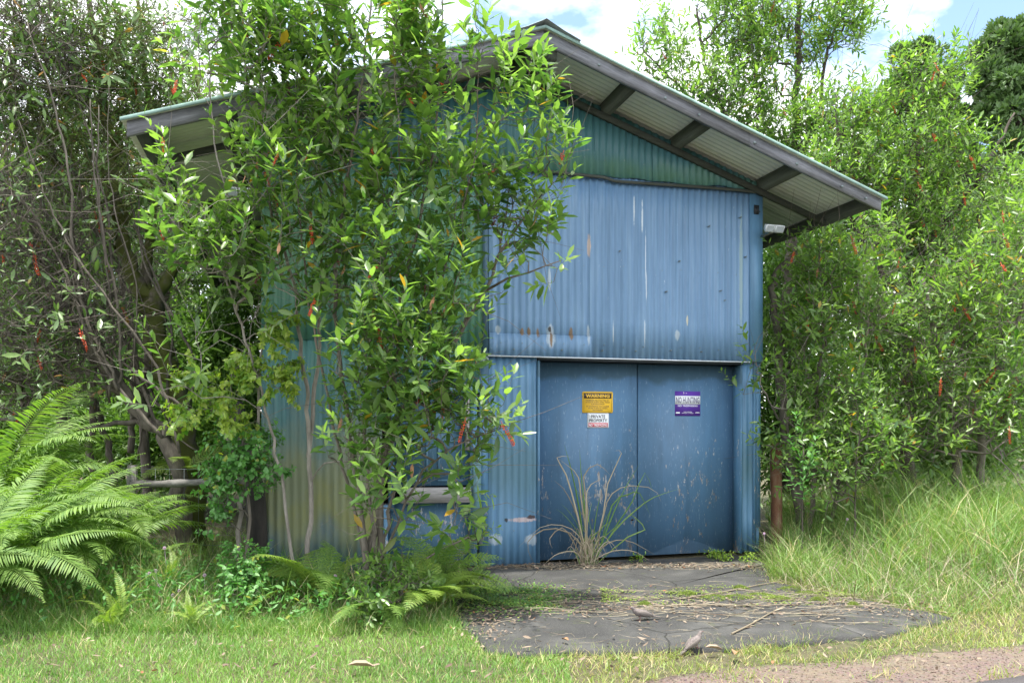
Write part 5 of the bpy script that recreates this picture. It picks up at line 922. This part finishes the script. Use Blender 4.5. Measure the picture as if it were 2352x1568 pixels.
pa = np.array([G(a, c) for a, c in zip(rg.uniform(1090, 2180, 1000), 1388 + rg.normal(0, 20, 1000))]); litter('leaf_litter', 'brown and grey leaf fragments across the middle slab', pa, .045, 5)
pa = np.array([G(a, c) for a, c in zip(rg.normal(1120, 40, 300), rg.normal(1425, 22, 300))]); litter('leaf_litter', 'dead leaves heaped at the left edge of the slab', pa, .038, 6)
pa = np.array([G(a, c) for a, c in zip(rg.uniform(100, 2300, 110), rg.uniform(1470, 1560, 110))]); litter('leaf_litter', 'odd dead leaves dropped on the lawn and verge', pa + 0, .06, 7).location.z = .02
rg = np.random.default_rng(8); pa = np.column_stack([rg.uniform(-5, -1.6, 1600), rg.uniform(7.4, 10, 1600)]); litter('leaf_litter', 'brown fallen leaves on shaded ground behind the log rail', pa, .07, 8).location.z = .015
# one long stalk with sheaths, broken on the slab
for lab, pp in (('long pale cane stalk lying diagonally near slab front', [(1681, 1458), (1725, 1436), (1770, 1410), (1811, 1389)]), ('long reddish cane stalk lying toward the right door edge', [(1560, 1378), (1660, 1362), (1740, 1346), (1800, 1336)]), ('pale cane stalk lying level across slab right of dove', [(1490, 1395), (1600, 1391), (1720, 1393), (1830, 1390)])):
    pts = np.array([(*G(a, c), .012) for a, c in pp]); o_ = pts[0].copy(); sm = smoothline(pts - o_, 12); b = Buf(); b.tube(sm, np.linspace(.007, .004, 12), 6, True); V = b.V[0]; rg = np.random.default_rng(int(pp[0][0])); li = sm[rg.integers(1, 11, 7)]
    me = b.mk('cane_stalk', M['straw'], attr=True, smooth=True); me.location = o_; tag(me, lab, 'stalk')
    V, T, Q, A = leaves(li, unit(rg.normal(0, 1, (7, 3)) * np.array([1, .7, .15]) + (sm[-1] - sm[0]) * 1.0), np.tile([[0, 0, 1.]], (7, 1)), .12, .014, .05, 'hi'); mk('sheath', V, T, Q, M['straw'], parent=me, attr=A)
# fallen leaves one can pick out
for lab, px, py, rz_, L_, mt in (('curled pale grey leaf lying on the lawn at left', 830, 1537, .3, .17, 'litter'), ('orange brown leaf on the gravel verge', 1690, 1508, 1.2, .14, 'dead_leaf'), ('brown leaf at slab front left corner', 1298, 1478, 2.0, .09, 'dead_leaf'), ('pale curled leaf on verge grass right of centre', 1640, 1497, .1, .12, 'litter')):
    V, T, Q, A = leaves(np.array([[-L_ / 2, 0, .015]]), np.array([[1., 0, .1]]), np.array([[0, 0, 1.]]), L_, L_ * .4, .25, 'hi', np.array([[.9, .8, .2]])); V[:, 2] += np.abs(V[:, 1]) * .6; o = mk('fallen_leaf', V, T, Q, M[mt], attr=A); g_ = G(px, py); o.location = (g_[0], g_[1], .02); o.rotation_euler = (0, 0, rz_); tag(o, lab, 'leaf')
# mauve flowers in the grass
fm = Buf(); a = np.random.default_rng(2); V = unit(a.normal(0, 1, (60, 3))) * .011; fm.add((V[:, None] + oct_[None] * .0035).reshape(-1, 3), T=(ot[None] + np.arange(60)[:, None, None] * 6).reshape(-1, 3)); fm.tube([(0, 0, -.2), (0, 0, 0)], .0012, 3); fme = fm.mk('flower', M['flower'], link=False)
rg = np.random.default_rng(3)
for q, (px, py) in enumerate([(343, 1487 - 1216 + 1045), (358, 1310), (470, 1320), (412, 1356), (397, 1366), (366, 1344), (518, 1402), (420, 1428), (378, 1258), (770, 1322), (1946, 1192), (1755, 1225)]):
    Yf = 6.4 if px < 1000 else 8.3; p_ = P(px, py, Yf); o = obj('meadow_flower', fme); o.location = tuple(p_); o.scale = (1.1,) * 3; o.rotation_euler = (rg.normal(0, .2), rg.normal(0, .2), 0)
    tag(o, 'tiny mauve pompom flower head ' + ('at the foot of the big ferns', 'above the lawn near left fern', 'in open grass left of the round bush', 'between the two small bright ferns', 'just left of the small bright fern', 'low beside the first bright fern', 'at the left side of the round bush', 'nearest the lawn below the bright ferns', 'highest one, near the shaded fern litter', 'in ferns at the foot of green wall', 'in tall grass right of the sapling', 'by the right foot of the shed wall')[q], 'flower', 'mauve flowers in the grass')
# dry and green grass clump before the doors
g_ = G(1350, 1296); gc = thing('grass_clump', 'half dead clump of tall grass growing in front of the double doors', 'grass clump', (g_[0], g_[1] + .0, 0))
def ribbon(name, pts, w, mat, parent, v):
    sm = smoothline(pts, 9); d = np.gradient(sm, axis=0); s_ = unit(np.cross(d, np.array([[0, 1., .2]]))); t = np.linspace(0, 1, 9); ww = (w * np.clip(np.minimum(1, .5 + t * 2) * (1 - t ** 3), .04, 1) / 2)[:, None]; fold = unit(np.cross(s_, d)) * ww * .5
    V = np.concatenate([sm - s_ * ww, sm - fold, sm + s_ * ww]); i = np.arange(8); Q = np.concatenate([np.stack([i, i + 1, i + 10, i + 9], -1), np.stack([i + 9, i + 10, i + 19, i + 18], -1)]); return mk(name, V, quads=Q, mat=mat, parent=parent, attr=np.tile([v], (27, 1)))
def at(px, py): s_, z_ = SP(px, py, -.25 ); w_ = s2w(s_, -.25, z_); return (w_.x - g_[0], w_.y - g_[1], w_.z)
rg = np.random.default_rng(15)
special = [([(1350, 1285), (1325, 1180), (1300, 1090), (1278, 1050), (1310, 1048)], 0), ([(1355, 1285), (1335, 1150), (1325, 1090), (1285, 1055)], 0), ([(1352, 1285), (1332, 1180), (1312, 1080), (1295, 1020)], 1), ([(1352, 1285), (1345, 1200), (1335, 1100), (1330, 1030)], 1), ([(1370, 1285), (1385, 1180), (1395, 1110), (1425, 1040), (1410, 1035)], 0),
 ([(1375, 1285), (1400, 1200), (1430, 1130), (1470, 1060)], 1), ([(1375, 1285), (1420, 1200), (1450, 1150), (1480, 1085), (1500, 1135)], 1), ([(1372, 1285), (1410, 1220), (1460, 1170), (1500, 1140), (1555, 1120)], 1), ([(1365, 1285), (1390, 1170), (1410, 1130), (1445, 1115), (1500, 1122), (1515, 1150)], 0),
 ([(1350, 1285), (1330, 1230), (1290, 1205), (1240, 1210), (1190, 1255)], 0), ([(1348, 1285), (1320, 1230), (1270, 1212), (1230, 1225), (1210, 1250), (1225, 1290)], 0), ([(1352, 1285), (1315, 1240), (1290, 1210), (1262, 1235), (1268, 1255)], 0), ([(1358, 1285), (1330, 1200), (1300, 1130), (1270, 1100)], 0), ([(1360, 1285), (1345, 1180), (1350, 1120), (1385, 1095)], 0),
 ([(1365, 1285), (1350, 1170), (1340, 1095), (1370, 1065), (1400, 1090)], 0), ([(1372, 1285), (1392, 1250), (1440, 1240), (1500, 1270)], 0), ([(1370, 1285), (1400, 1265), (1450, 1262), (1490, 1285)], 0), ([(1345, 1285), (1320, 1265), (1280, 1270), (1250, 1290)], 0), ([(1376, 1285), (1440, 1230), (1480, 1215), (1460, 1190), (1440, 1175)], 1), ([(1374, 1285), (1405, 1160), (1440, 1135), (1465, 1130), (1490, 1180)], 1)]
for q, (pp, gr) in enumerate(special):
    pts = [np.array(at(a, c)) + np.array([0, (rg.normal(0, .03) - .10 * i / len(pp)), 0]) for i, (a, c) in enumerate(pp)]; pts[0] = np.array([rg.normal(0, .03) + (pp[0][0] - 1360) * .002, rg.normal(0, .02), 0]); ribbon('blade', pts, rg.uniform(.010, .016) if not gr else rg.uniform(.012, .018), M['grass'] if gr else M['straw'], gc, (rg.random() * .6, rg.random(), rg.random() * .8))
for q in range(62):
    a_ = rg.random() * 6.28; gr = rg.random() < .25; h_ = rg.uniform(.15, .75) if gr else rg.uniform(.08, .45); sp = rg.uniform(.1, .45) * (h_ + .2); base = np.array([rg.normal(0, .05), rg.normal(0, .03), 0]); up_ = np.array([math.cos(a_) * sp, math.sin(a_) * sp * .35 - .02, 0])
    ribbon('blade', [base, base + up_ * .35 + [0, 0, h_ * .6], base + up_ * .9 + [0, 0, h_ * (1.0 if gr else .85)], base + up_ * (1.5 if not gr else 1.25) + [0, 0, h_ * (1.15 if gr else .35)]], rg.uniform(.006, .012), M['grass'] if gr else M['straw'], gc, (rg.random(), rg.random(), rg.random() * .8))
for q, (px, py, n_) in enumerate([(1465, 1292, 9), (1640, 1282, 16), (1665, 1288, 14), (1720, 1290, 10), (1900, 1300, 8)]):
    rg = np.random.default_rng(300 + q); m_ = n_ * 8; g2 = G(px, py); pos = np.column_stack([rg.normal(0, .05, m_), rg.normal(0, .03, m_), rg.uniform(.0, .09, m_)]); V, T, Q, A = leaves(pos, rg.normal(0, 1, (m_, 3)) + np.array([0, 0, .6]), np.tile([[0, 0, 1.]], (m_, 1)), .04, .014, .2, 'hi')
    o = mk('weed', V, T, Q, M['leaf_lime'], attr=A); o.location = (g2[0], g2[1], 0); tag(o, ('small fresh weed sprouting below the centre of doors', 'weed sprout at the right door bottom', 'second sprout near the right door jamb', 'weed patch under the right wall strip', 'weed beside slab edge right of shed')[q], 'weed')
# --- doves
def dove(label, px, py, face, seed):
    g2 = G(px, py); root = thing('dove', label, 'bird', (g2[0], g2[1], .0), 0 if face > 0 else math.pi, 'small grey doves')
    pts = np.array([(-.125, 0, .030), (-.09, 0, .040), (-.055, 0, .052), (-.02, 0, .060), (.02, 0, .066), (.045, 0, .082), (.058, 0, .098), (.070, 0, .106), (.082, 0, .106)]); rr = [.008, .012, .026, .033, .031, .021, .014, .0145, .006]
    Buf().tube(smoothline(pts, 24), np.interp(np.linspace(0, 1, 24), np.linspace(0, 1, 9), rr), 14, True, (1.0, .95)).mk('body', M['dove'], root, smooth=True)
    Buf().add(np.array([(-.10, -.012, .036), (-.10, .012, .036), (-.175, -.016, .018), (-.175, .016, .018), (-.10, -.012, .031), (-.10, .012, .031), (-.175, -.016, .015), (-.175, .016, .015)]), Q=[(0, 1, 3, 2), (5, 4, 6, 7), (0, 2, 6, 4), (3, 1, 5, 7), (2, 3, 7, 6), (1, 0, 4, 5)]) if False else None
    b = Buf(); b.tube([(-.09, 0, .038), (-.14, 0, .026), (-.18, 0, .016)], [.014, .016, .011], 8, True, (1.0, .25)); b.mk('tail', M['dove_wing'], root, smooth=True)
    for s_ in (-1, 1):
        b = Buf(); b.tube(smoothline([(.03, s_ * .026, .072), (-.02, s_ * .033, .062), (-.07, s_ * .022, .048), (-.115, s_ * .010, .036)], 10), np.interp(np.linspace(0, 1, 10), [0, .3, .7, 1], [.008, .022, .016, .003]), 8, True, (.35, 1)); b.mk('wing', M['dove_wing'], root, smooth=True)
        b = Buf(); b.tube([(.005, s_ * .012, .038), (.0, s_ * .013, .016), (.004, s_ * .013, .003)], [.0035, .002, .002], 6); 
        for dx, dy in ((.018, 0), (.014, .008), (.014, -.008), (-.010, 0)): b.tube([(.004, s_ * .013, .004), (.004 + dx, s_ * .013 + dy, .002)], [.0018, .001], 4)
        b.mk('leg', M['dove_leg'], root); Buf().tube([(.073, s_ * .011, .109), (.073, s_ * .0145, .109)], [.0028, .0022], 8).mk('eye', M['ink'], root)
    b = Buf(); b.tube([(.082, 0, .106), (.092, 0, .104), (.099, 0, .101)], [.0035, .0022, .0008], 6); b.mk('beak', M['dove_leg'], root); return root
t = NT('dove_breast'); t.col(t.ramp(t.noise(60, 5), (.35, (.10, .085, .08)), (.65, (.19, .16, .15)))); t.rough(.9); M['dove'] = t.m
t = NT('dove_wing'); w = t.n('ShaderNodeTexWave'); w.inputs['Scale'].default_value = 38; w.inputs['Distortion'].default_value = 2; t.link(t.co((1, .2, .3)), w.inputs['Vector']); t.col(t.ramp(w.outputs['Fac'], (.25, (.08, .07, .06)), (.6, (.20, .17, .155)))); t.rough(.9); M['dove_wing'] = t.m
M['dove_leg'] = simple('dove_leg', (.25, .12, .12), .7)
o = dove('small grey dove standing on the concrete slab facing left', 1470, 1424, -1, 1); o.scale = (.92,) * 3; o.rotation_euler.z = math.pi + .25
o = dove('small grey dove foraging in grass at the slab front edge', 1600, 1488, 1, 2); o.scale = (.85,) * 3; o.rotation_euler = (0, -.25, .5)
